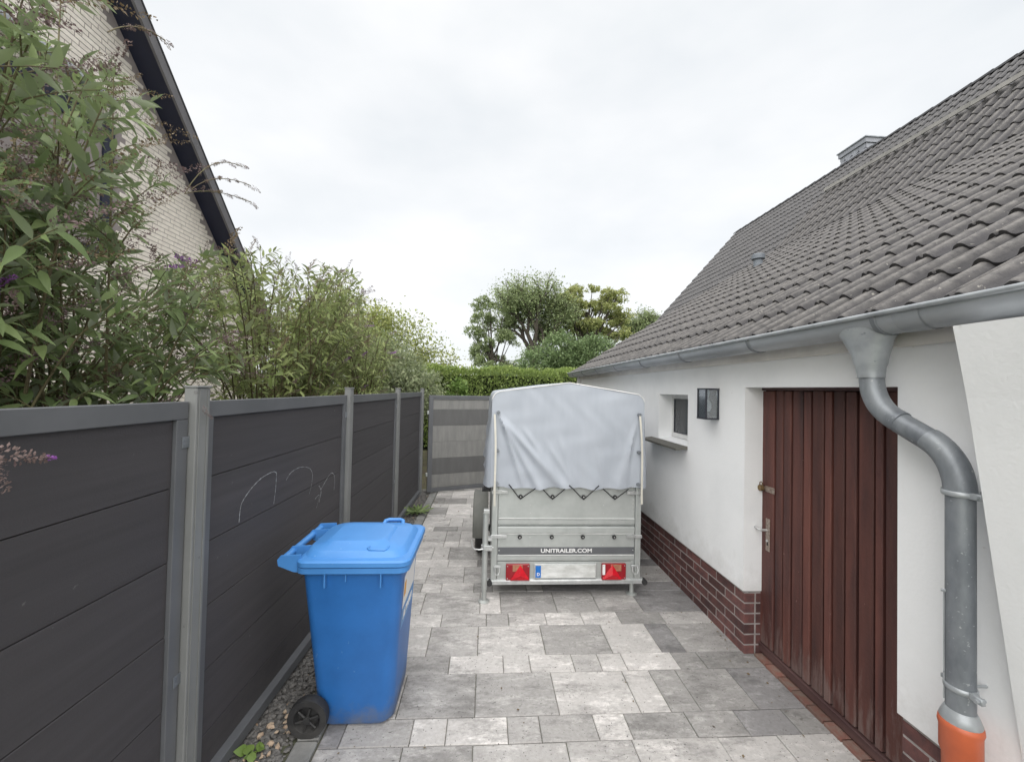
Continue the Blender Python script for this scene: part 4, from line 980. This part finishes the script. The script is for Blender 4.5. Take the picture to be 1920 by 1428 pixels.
MB().tube([(NX+.131, 5.35, 5.72), (NX+.131, 5.36, 5.72)], .088, 16).build('awning_joint', 'zinc', NH)

# ------------------------------------------------------------------ vegetation
def np_mesh(name, V, F, tones, m, parent=None, kind=None, smooth=False):
    """F list of arrays (all same vertex count allowed per array)"""
    me = bpy.data.meshes.new(name); V = np.asarray(V, dtype=np.float32); nf = sum(len(f) for f in F)
    me.vertices.add(len(V)); me.vertices.foreach_set('co', V.ravel())
    loops = np.concatenate([f.ravel() for f in F]); tot = np.concatenate([np.full(len(f), f.shape[1]) for f in F])
    me.loops.add(len(loops)); me.loops.foreach_set('vertex_index', loops.astype(np.int32))
    me.polygons.add(nf); st = np.concatenate([[0], np.cumsum(tot)[:-1]]); me.polygons.foreach_set('loop_start', st.astype(np.int32))
    me.update(calc_edges=True)
    at = me.attributes.new('tone', 'FLOAT', 'FACE'); at.data.foreach_set('value', np.asarray(tones, dtype=np.float32))
    me.materials.append(M[m]); me.validate()
    o = bpy.data.objects.new(name, me); link(o, parent)
    if kind: o['kind'] = kind
    return o
def leaf_arrays(P, D, Lr, W, droop=.3, seg=4, up=None):
    """leaves at P pointing along D; lanceolate with a folded midrib and drooping tip"""
    n = len(P); D = D/np.linalg.norm(D, axis=1, keepdims=True)
    if up is None: up = np.tile([0, 0, 1.], (n, 1))+rng.normal(0, .45, (n, 3))
    S = np.cross(D, up); S /= np.maximum(np.linalg.norm(S, axis=1, keepdims=True), 1e-6); U = np.cross(S, D)
    ts = np.linspace(0, 1, seg+1); rows = []
    for k, t in enumerate(ts):
        wv = math.sin(PI*min(1, t**.8))*1.0 if 0 < t < 1 else 0
        c = P+D*(Lr*t)[:, None]-U*(Lr*t*t*droop)[:, None]*1.0
        if k == 0 or k == seg: rows.append([c])
        else:
            h = (W*wv)[:, None]
            rows.append([c-S*h+U*h*.30, c, c+S*h+U*h*.30])
    vs = []; idx = []
    cnt = 0
    for r in rows: idx.append(list(range(cnt, cnt+len(r)))); cnt += len(r); vs += r
    V = np.stack(vs, 1).reshape(-1, 3); tri = []; quad = []
    a = idx[1]; tri += [(0, a[1], a[0]), (0, a[2], a[1])]
    for k in range(1, seg-1):
        a, b_ = idx[k], idx[k+1]; quad += [(a[0], a[1], b_[1], b_[0]), (a[1], a[2], b_[2], b_[1])]
    a = idx[-2]; t_ = idx[-1][0]; tri += [(a[0], a[1], t_), (a[1], a[2], t_)]
    base_ = (np.arange(n)*cnt)[:, None, None]
    F = [(np.array(tri)[None]+base_).reshape(-1, 3)]
    if quad: F.append((np.array(quad)[None]+base_).reshape(-1, 4))
    return V, F, cnt
def leaves_obj(name, P, D, Lr, W, m, parent, droop=.3, seg=4, kind='stuff'):
    V, F, cnt = leaf_arrays(P, D, Lr, W, droop, seg)
    tn = rng.random(len(P)); tones = np.concatenate([np.repeat(tn, len(f)//len(P)) for f in F])
    return np_mesh(name, V-np.array(wloc(parent)), F, tones, m, parent, kind)
def tubes_obj(name, paths, m, parent, n=5):
    mb = MB()
    for pts, rs in paths: mb.tube(pts, rs, n, cap=False)
    o = mb.build(name, m, parent, smooth=60, fixn=False); return o
def panicle_mesh(nm, L_=.16, r=.022, m='flo', n=110):
    P = []; D = []
    for _ in range(n):
        t = random.random(); a = random.uniform(0, 2*PI); rr_ = r*(1-t*.75)*random.uniform(.5, 1)
        P.append((rr_*math.cos(a), rr_*math.sin(a), L_*t-.02*0)); D.append((math.cos(a), math.sin(a), .6))
    P = np.array(P); D = np.array(D)+rng.normal(0, .3, (n, 3))
    V, F, c = leaf_arrays(P, D, np.full(n, .009)*rng.uniform(.7, 1.4, n), np.full(n, .0035), .1, 2)
    # bend
    V[:, 0] += (np.maximum(V[:, 2], 0)/L_)**2*L_*.35
    me = bpy.data.meshes.new(nm); o = np_mesh(nm, V, F, np.repeat(rng.random(len(F[0])), 1) if len(F) == 1 else np.concatenate([rng.random(len(f)) for f in F]), m)
    me = o.data; bpy.data.objects.remove(o); return me
PAN = [panicle_mesh('flower_panicle', .16, .020, 'flo'), panicle_mesh('flower_panicle', .20, .018, 'brownleaf', 120), panicle_mesh('flower_panicle', .13, .020, 'flo', 90), panicle_mesh('flower_panicle', .10, .019, 'flp', 110)]
def look_rot(d): return Vector(d).to_track_quat('Z', 'Y').to_euler()

def buddleia(root, base, tips, leaf_m, L0, W0, twigs=7, per=6, tw_len=.38, pan=.4, n_part=0, purple=.08, droop=.35, stem_r=.010, seg=4):
    paths = []; P = []; D = []; Ls = []; pans = []
    for tip in tips:
        b0 = Vector(base)+Vector((random.uniform(-.35, .35), random.uniform(-.5, .5), 0)); tip = Vector(tip)
        mid = Vector((b0.x*.6+tip.x*.4, b0.y*.6+tip.y*.4, b0.z*.25+tip.z*.75+.15))
        pts = bez(b0, mid, tip, 12); paths.append((pts, [stem_r*(1-.75*i/12) for i in range(13)]))
        end = (pts[-1]-pts[-3]).normalized()
        if random.random() < pan: pans.append((tip, end))
        for k in range(twigs):
            t = .35+.65*(k+random.random()*.6)/twigs; i = min(11, int(t*12)); p = pts[i].lerp(pts[i+1], t*12-i if t < 1 else 0)
            along = (pts[i+1]-pts[i]).normalized()
            a = random.uniform(0, 2*PI); side = Vector((math.cos(a), math.sin(a), random.uniform(.0, .5)))
            d = (along*.55+side*.9).normalized(); l = tw_len*random.uniform(.5, 1.1)*(1.15-.5*t)
            q = p+d*l+Vector((0, 0, -.10*l)); tw = bez(p, p+d*l*.5+Vector((0, 0, .05*l)), q, 4)
            paths.append((tw, [stem_r*.32*(1-.5*j/4) for j in range(5)]))
            if random.random() < pan*.5: pans.append((q, (tw[-1]-tw[-2]).normalized()))
            for j in range(per):
                s = (j+.6)/per; ii = min(3, int(s*4)); pp = tw[ii].lerp(tw[ii+1], s*4-ii); al = (tw[ii+1]-tw[ii]).normalized()
                o1 = al.orthogonal().normalized(); o1.rotate(Matrix.Rotation(j*PI/2+a, 3, al))
                for sg in (1, -1):
                    dd = al*.75+o1*sg*.8+Vector((0, 0, -.12)); P.append(pp[:]); D.append(dd[:]); Ls.append(L0*random.uniform(.55, 1.15)*(1.1-.35*s))
        for sg in range(4):
            o1 = end.orthogonal(); o1.rotate(Matrix.Rotation(sg*PI/2, 3, end)); P.append(tip[:]); D.append((end*.8+o1*.6)[:]); Ls.append(L0*.6)
    P = np.array(P); D = np.array(D)+rng.normal(0, .15, (len(P), 3)); Ls = np.array(Ls); Wd = Ls*W0*rng.uniform(.8, 1.2, len(P))
    # keep foliage clear of the fence face and the alley
    keep = (P[:, 0] < -1.27+.02*(P[:, 1]-2)) | (P[:, 2] > 1.83)
    P, D, Ls, Wd = P[keep], D[keep], Ls[keep], Wd[keep]
    tubes_obj('stems', paths, 'stem', root)
    if n_part:
        dist = np.linalg.norm(P-np.array([0, 0, 1.8]), axis=1); px = (P[:, 1] > .9*np.abs(P[:, 0])*.95)
        score = Ls/dist*np.where(px, 1, .01); order = np.argsort(-score); near = order[:n_part]; far = order[n_part:]
        V, F, cnt = leaf_arrays(np.zeros((6, 3)), np.tile([0, 1., 0], (6, 1)), np.ones(6), np.full(6, W0)*np.array([.8, .9, 1, 1.1, 1.15, 1]), droop, 5, up=np.tile([0, 0, 1.], (6, 1))+rng.normal(0, .05, (6, 3)))
        vmesh = []
        for k in range(6):
            Vk, Fk, _ = leaf_arrays(np.zeros((1, 3)), np.array([[0, 1., 0]]), np.ones(1), np.array([W0*(.8+.08*k)]), droop*(.4+.25*k), 5, up=np.array([[0, 0, 1.]]))
            Vk[:, 0] += .08*(k-2.5)*Vk[:, 1]**2
            o = np_mesh('leaf', Vk, Fk, np.zeros(sum(len(f) for f in Fk)), leaf_m); vmesh.append(o.data); bpy.data.objects.remove(o)
        for i in near:
            d = Vector(D[i]).normalized(); r = Matrix.Rotation(random.uniform(-.8, .8), 4, 'Y')
            o = inst('leaf', vmesh[random.randrange(6)], root, P[i], (d.to_track_quat('Y', 'Z').to_matrix().to_4x4() @ r).to_euler(), scale=(Ls[i],)*3)
        P, D, Ls, Wd = P[far], D[far], Ls[far], Wd[far]
    leaves_obj('foliage', P, D, Ls, Wd, leaf_m, root, droop, seg)
    for (p, d) in pans:
        me = PAN[3] if random.random() < purple else random.choice(PAN[:3]); s = random.uniform(.75, 1.35)
        inst('flower_panicle', me, root, p, look_rot(d+Vector((0, 0, random.uniform(-.35, .45)))), scale=(s, s, s*1.15))
    return pans

# near buddleia
b1 = thing('buddleia_bush', 'tall buddleia bush with large dark leaves leaning over the near fence panels', 'bush', (-2.3, 1.7, 0))
tips = []
for _ in range(78):
    x = -random.uniform(1.45, 3.3); k = x/-2.0; y = random.uniform(.8, 3.2)
    top = np.interp(y, [0, 1.9, 2.1, 2.35, 2.6, 2.9, 3.3], [4.2, 3.9, 3.6, 3.25, 2.95, 2.75, 2.45])
    z = 1.75+(top-1.75)*random.random()**.75
    tips.append((x, y*k, 1.8+(z-1.8)*k))
for _ in range(40):
    x = -random.uniform(1.4, 2.5); k = x/-2.0; y = random.uniform(.9, 2.3); z = random.uniform(1.8, 3.35)
    tips.append((x, y*k, 1.8+(z-1.8)*k))
buddleia(b1, (-2.3, 1.9, -.02), tips, 'bud', .128, .125, twigs=7, per=6, tw_len=.40, pan=.8, n_part=300, purple=.015)
for (p, d, s) in (((-1.13, 1.0, 1.63), (.1, 1, -.25), 1.1), ((-1.15, 1.02, 1.63), (.1, .5, -.9), .8), ((-1.16, 1.74, 1.70), (.3, .6, -.6), .5)):
    inst('flower_panicle', PAN[0], b1, p, look_rot(d), scale=(s,)*3)
for (a, b_) in (((-1.95, 2.75, 3.05), (-1.82, 3.18, 3.30)), ((-1.95, 2.7, 3.0), (-1.84, 3.1, 3.40)), ((-1.95, 2.7, 3.0), (-1.82, 3.2, 3.18)), ((-2.0, 2.2, 3.6), (-1.95, 2.5, 3.82))):
    pts = bez(a, (a[0], (a[1]+b_[1])/2, b_[2]), b_, 8); tubes_obj('stems', [(pts, [.003]*9)], 'stem', b1)
    for k in range(2, 9):
        d = (pts[min(k+1, 8)]-pts[k-1]).normalized(); sd_ = Vector((random.uniform(-.5, .5), random.uniform(.1, .7), random.uniform(-.2, .7)))
        inst('flower_panicle', PAN[k % 3], b1, pts[k], look_rot(d+sd_*.8), scale=(.6, .6, random.uniform(.45, .9)))
inst('flower_panicle', PAN[3], b1, (-1.12, 1.12, 1.60), look_rot((0, 1, -.2)), scale=(.35,)*3)
# second buddleia
b2 = thing('buddleia_bush', 'light green buddleia with upright brown flower spikes behind the middle fence panels', 'bush', (-2.4, 4.6, 0))
tips = []
for _ in range(115):
    x = -random.uniform(1.5, 3.2); k = x/-2.2; y = random.uniform(3.0, 7.2)
    top = np.interp(y, [2.9, 3.4, 3.87, 4.56, 5.4, 6.4, 7.4], [2.5, 2.8, 3.08, 3.3, 3.36, 3.6, 3.35])
    z = 1.75+(top-1.75)*random.random()**.6; tips.append((x, y*k, 1.8+(z-1.8)*k))
buddleia(b2, (-2.4, 4.8, -.02), tips, 'bud2', .125, .13, twigs=8, per=5, tw_len=.36, pan=.6, purple=.04, seg=3, droop=.2)
b3 = thing('buddleia_bush', 'narrow leaved green shrub with a few purple flowers beyond the middle fence posts', 'bush', (-2.6, 8.4, 0))
tips = []
for _ in range(120):
    x = -random.uniform(1.5, 3.4); k = x/-2.4; y = random.uniform(6.3, 11.0)
    top = np.interp(y, [6, 7, 8.2, 9.5, 11.2], [3.3, 3.45, 3.35, 3.2, 3.0]); z = 1.6+(top-1.6)*random.random()**.6
    tips.append((x, y*k, 1.8+(z-1.8)*k))
buddleia(b3, (-2.7, 8.6, -.02), tips, 'bud2', .125, .12, twigs=7, per=5, tw_len=.4, pan=.35, purple=.25, seg=3, droop=.15)

def blob_tree(name, label, cat, base, blobs, leaf_m, nleaf, lsize, trunk_r=.12, height=None, shell=.55, parent_stems=True, limbs=9, wz=.5):
    """crown leaves gathered in clumps spread through several ellipsoids"""
    root = thing(name, label, cat, base)
    P = []; D = []
    wts = np.array([bl[3]*bl[4]*bl[5] for bl in blobs]); wts = wts/wts.sum()
    paths = []
    top = Vector((np.average([bl[0] for bl in blobs], weights=wts), np.average([bl[1] for bl in blobs], weights=wts), np.average([bl[2] for bl in blobs], weights=wts)+.3))
    b0 = Vector(base); tr = bez(b0, (b0.x, b0.y, top.z*.5), top, 8); paths.append((tr, [trunk_r*(1-.7*i/8) for i in range(9)]))
    for bi, bl in enumerate(blobs):
        n = int(nleaf*wts[bi]); nc = max(6, n//38)
        c = rng.normal(0, 1, (nc, 3)); c /= np.linalg.norm(c, axis=1, keepdims=True); rad_ = (shell+(1-shell)*rng.random(nc))[:, None]*rng.uniform(.85, 1.1, (nc, 1))
        cc = np.array(bl[:3])+c*rad_*np.array(bl[3:6])
        for q in cc[:limbs]:
            s = tr[random.randint(2, 6)]; q_ = Vector(q); m1 = s.lerp(q_, .5)+Vector((0, 0, .1*(q_-s).length)); pth = bez(s, m1, q_, 6); paths.append((pth, [trunk_r*.4*(1-.85*i/6) for i in range(7)]))
        ci = rng.integers(0, nc, n); cr_ = min(bl[3:6])*.34
        pp = cc[ci]+rng.normal(0, 1, (n, 3))*cr_*np.array([1, 1, .7])*.55
        P.append(pp); D.append(rng.normal(0, 1, (n, 3))+np.array([0, 0, .25]))
    P = np.concatenate(P); D = np.concatenate(D); ok = P[:, 2] > base[2]+.05; P, D = P[ok], D[ok]
    L_ = lsize*rng.uniform(.6, 1.4, len(P))
    tubes_obj('trunk', paths, 'bark', root, 6)
    leaves_obj('crown', P, D, L_, L_*.28, leaf_m, root, .2, 2)
    return root
blob_tree('round_tree', 'rounded yellow-green bushy tree behind the far fence panels', 'tree', (-4.3, 14, -.05),
          [(-4.6, 14, 2.6, 1.9, 1.6, 2.2), (-3.1, 14, 2.7, 1.5, 1.3, 1.65), (-2.0, 14.5, 2.3, 1.2, 1.0, 1.25), (-1.4, 15, 1.8, .8, .8, 1.0), (-5.6, 13.5, 3.2, 1.6, 1.4, 1.6), (-3.9, 14, 3.6, 1.1, 1, .95)], 'lime', 32000, .105, .12)
blob_tree('grey_green_shrub', 'fine leaved grey-green shrub spilling above the last fence panel', 'bush', (-1.9, 9.6, -.05),
          [(-1.9, 9.4, 1.7, .55, 1.1, .95), (-1.6, 10.6, 1.6, .5, .8, .75), (-2.4, 10, 2.1, .8, 1, .9)], 'olive', 12000, .075, .04)
blob_tree('lime_shrub', 'small bright lime-green shrub just behind the gate hinge side', 'bush', (-.75, 9.6, -.05), [(-.62, 9.6, 1.65, .22, .3, .33), (-.8, 9.8, 1.2, .3, .3, .5)], 'weed', 2200, .08, .03)
# hedge
hg = thing('clipped_hedge', 'clipped green hedge running across behind the gate', 'hedge', (1.5, 12.6, -.05))
n = 42000; P = np.stack([rng.uniform(-3.2, 7, n), rng.uniform(12.0, 13.2, n), rng.uniform(0.1, 2.42, n)], 1)
face = rng.random(n); P[:, 1] = np.where(face < .65, 12.0+rng.exponential(.07, n), P[:, 1]); P[:, 2] = np.where(face > .78, 2.40-rng.exponential(.07, n)+.05*np.sin(P[:, 0]*3)+.03*np.sin(P[:, 0]*11), P[:, 2])
P[:, 1] += .08*np.sin(P[:, 0]*5+P[:, 2]*4); P[:, 2] += rng.normal(0, .02, n)
D = rng.normal(0, .6, (n, 3))+np.array([0, -.5, .8]); Lh = .075*rng.uniform(.6, 1.5, n)
leaves_obj('foliage', P, D, Lh, Lh*.26, 'hedge', hg, .2, 2)
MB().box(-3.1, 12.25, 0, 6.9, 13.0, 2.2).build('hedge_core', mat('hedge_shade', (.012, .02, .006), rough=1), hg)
tubes_obj('stems', [([(x, 12.5, -.05), (x+.1, 12.5, 1.2), (x, 12.4, 2.3)], [.03, .02, .008]) for x in np.arange(-3, 7, .5)], 'bark', hg)

def limb_tree(name, label, base, crown, leaf_m, nleaf, lsize, tr=.45, seedv=1, fork=.45, dens=1.0):
    """trunk and forking limbs, leaf clumps on the twig ends"""
    random.seed(seedv); root = thing(name, label, 'tree', base)
    cx, cy, cz, rx, ry, rz = crown; paths = []; ends = []
    def grow(p, d, l, r, dep):
        q = p+d*l; midp = p.lerp(q, .5)+Vector((random.uniform(-.08, .08), random.uniform(-.08, .08), random.uniform(0, .08)))*l
        paths.append(([p, midp, q], [r, r*.85, r*.68]))
        e = ((q.x-cx)/rx)**2+((q.y-cy)/ry)**2+((q.z-cz)/rz)**2
        if dep >= 2: ends.append((q, dep)); ends.append((midp, dep))
        if dep >= 6 or (e > 1.15 and dep > 2): return
        for k in range(3 if dep < 4 else 2):
            a = random.uniform(0, 2*PI); sp = random.uniform(.35, .85)
            o1 = d.orthogonal().normalized(); o1.rotate(Matrix.Rotation(a, 3, d)); nd = (d+o1*sp+Vector((0, 0, .08))).normalized()
            t = Vector((cx, cy, cz)); e2 = (((q+nd*l*.7).x-cx)/rx)**2+(((q+nd*l*.7).z-cz)/rz)**2
            if e2 > 1.3: nd = (nd+(t-q).normalized()*.5).normalized()
            grow(q, nd, l*random.uniform(.52, .98), r*.62, dep+1)
    b0 = Vector(base); hh = (cz-rz*.75)-b0.z
    paths.append(([b0, b0+Vector((.1, 0, hh*.5)), b0+Vector((0, 0, hh))], [tr*1.15, tr, tr*.9])); p0 = b0+Vector((0, 0, hh))
    for k in range(5):
        a = 2*PI*k/5+random.uniform(-.3, .3); s = random.uniform(.35, .9)
        grow(p0+Vector((0, 0, -.3+.25*k)), Vector((math.cos(a)*s+(cx-p0.x)*.06, math.sin(a)*s*.7, 1)).normalized(), rz*.42, tr*.55, 1)
    ends_ = np.array([e[0][:] for e in ends]); n = nleaf; ii = rng.integers(0, len(ends_), n)
    P = ends_[ii]+rng.normal(0, 1, (n, 3))*np.array([.30, .30, .22])*rng.uniform(.5, 2.0, (n, 1))*dens
    e = ((P-np.array([cx, cy, cz]))/np.array([rx, ry, rz])); ok = (e**2).sum(1) < 1.6*rng.uniform(.7, 1.3, n); P = P[ok]
    D = rng.normal(0, 1, (len(P), 3)); L_ = lsize*rng.uniform(.6, 1.4, len(P))
    tubes_obj('trunk', paths, 'bark', root, 6); leaves_obj('crown', P, D, L_, L_*.3, leaf_m, root, .2, 2)
    return root
limb_tree('oak_tree', 'tall oak with bare forked limbs showing through its crown behind the hedge', (4.0, 35, -.05), (3.2, 35, 7.6, 4.0, 3.6, 4.1), 'oak', 24000, .175, .42, 3)
_r = random.Random(5); mb_ = []
for _k in range(58):
    _a = _r.uniform(-.2, PI+.2); _q = _r.random()**.5; _x = 9.3+3.6*_q*math.cos(_a); _z = 7.3+4.3*_q*math.sin(_a)
    mb_.append((_x, 37+_r.uniform(-1.8, 1.8), _z, _r.uniform(.75, 1.35), 1.0, _r.uniform(.4, .7)))
blob_tree('autumn_tree', 'broad tree with yellowing leaves in layered clumps, right of the oak', 'tree', (8.8, 37, -.05), mb_, 'maple', 40000, .18, .38, shell=.3, limbs=1)
_r = random.Random(9); mb_ = []
for _k in range(34):
    _z = _r.uniform(2.4, 9.2); _w = 1.15+.8*math.sin(PI*min(1, (_z-1)/8.5)); mb_.append((.55+_w*_r.uniform(-1, 1)+(.5 if _z < 4 else 0), 34+_r.uniform(-1, 1), _z, _r.uniform(.45, .85), .8, _r.uniform(.4, .75)))
blob_tree('ivy_tree', 'slender tree left of the oak, leafy right down to the hedge', 'tree', (.5, 34, -.05), mb_, 'oak', 19000, .16, .2, shell=.35, limbs=1)
blob_tree('dense_bush', 'dense rounded green bush in front of the oak trunk', 'bush', (4.6, 26, -.05), [(3.2, 26, 3.4, 1.3, 1.2, 1.2), (4.7, 26, 4.2, 1.5, 1.3, 1.3), (6.8, 26, 4.0, 1.6, 1.3, 1.4), (5.6, 26, 3, 1.8, 1.3, 1.6)], 'holly', 30000, .15, .15, shell=.7)
limb_tree('distant_tree', 'small tree top peeping over the tiled roof edge', (16.3, 42, -.05), (16.2, 42, 8.1, 2.0, 2.0, 2.6), 'oak', 9000, .19, .2, 12)
blob_tree('roadside_bush', 'low bush under the slender tree behind the hedge', 'bush', (.6, 30, -.05), [(.4, 30, 2.2, 1.4, 1, 1.5), (2.2, 30, 2.2, 1.3, 1, 1.3)], 'holly', 9000, .15, .12)
random.seed(21)
# weeds
def weed(name, label, loc, n, L_, up, m='weed', wd=.2):
    root = thing(name, label, 'weed', loc); P = np.tile(np.array(loc), (n, 1))+rng.normal(0, .02, (n, 3))*[1, 1, 0]; a = rng.uniform(0, 2*PI, n)
    D = np.stack([np.cos(a), np.sin(a), np.full(n, up)+rng.uniform(-.1, .3, n)], 1); Ls = L_*rng.uniform(.6, 1.2, n)
    leaves_obj('foliage', P, D, Ls, Ls*wd, m, root, .35, 4); return root
weed('grassy_weed', 'spiky green weed growing out of the gravel by the paving edge', (-.93, 5.9, .01), 60, .22, .55, 'bud', .07)
w2 = weed('leafy_weed', 'small bright green three-leaved weed in the gravel at the fence foot', (-1.085, 2.07, .03), 9, .055, .5, 'weed', .42)

# dry leaf crumbs and grit gathered along the edges
n = 260; side = rng.random(n)
X = np.where(side < .4, 1.80-rng.exponential(.05, n), np.where(side < .75, -.78+rng.exponential(.07, n), rng.uniform(-.7, 1.7, n)))
Y = rng.uniform(1.6, 7.0, n); P = np.stack([X, Y, np.full(n, .006)], 1); D = np.stack([rng.normal(0, 1, n), rng.normal(0, 1, n), rng.normal(0, .12, n)], 1)
keep = ~((np.abs(X+.66) < .25) & (np.abs(Y-2.45) < .3)); P, D = P[keep], D[keep]; L_ = .016*rng.uniform(.4, 1.5, len(P))
lt = leaves_obj('leaf_litter', P, D, L_, L_*.35, 'brownleaf', None, -.1, 2); tag(lt, 'brown leaf crumbs and grit scattered over the paving and along its edges', 'leaf litter')
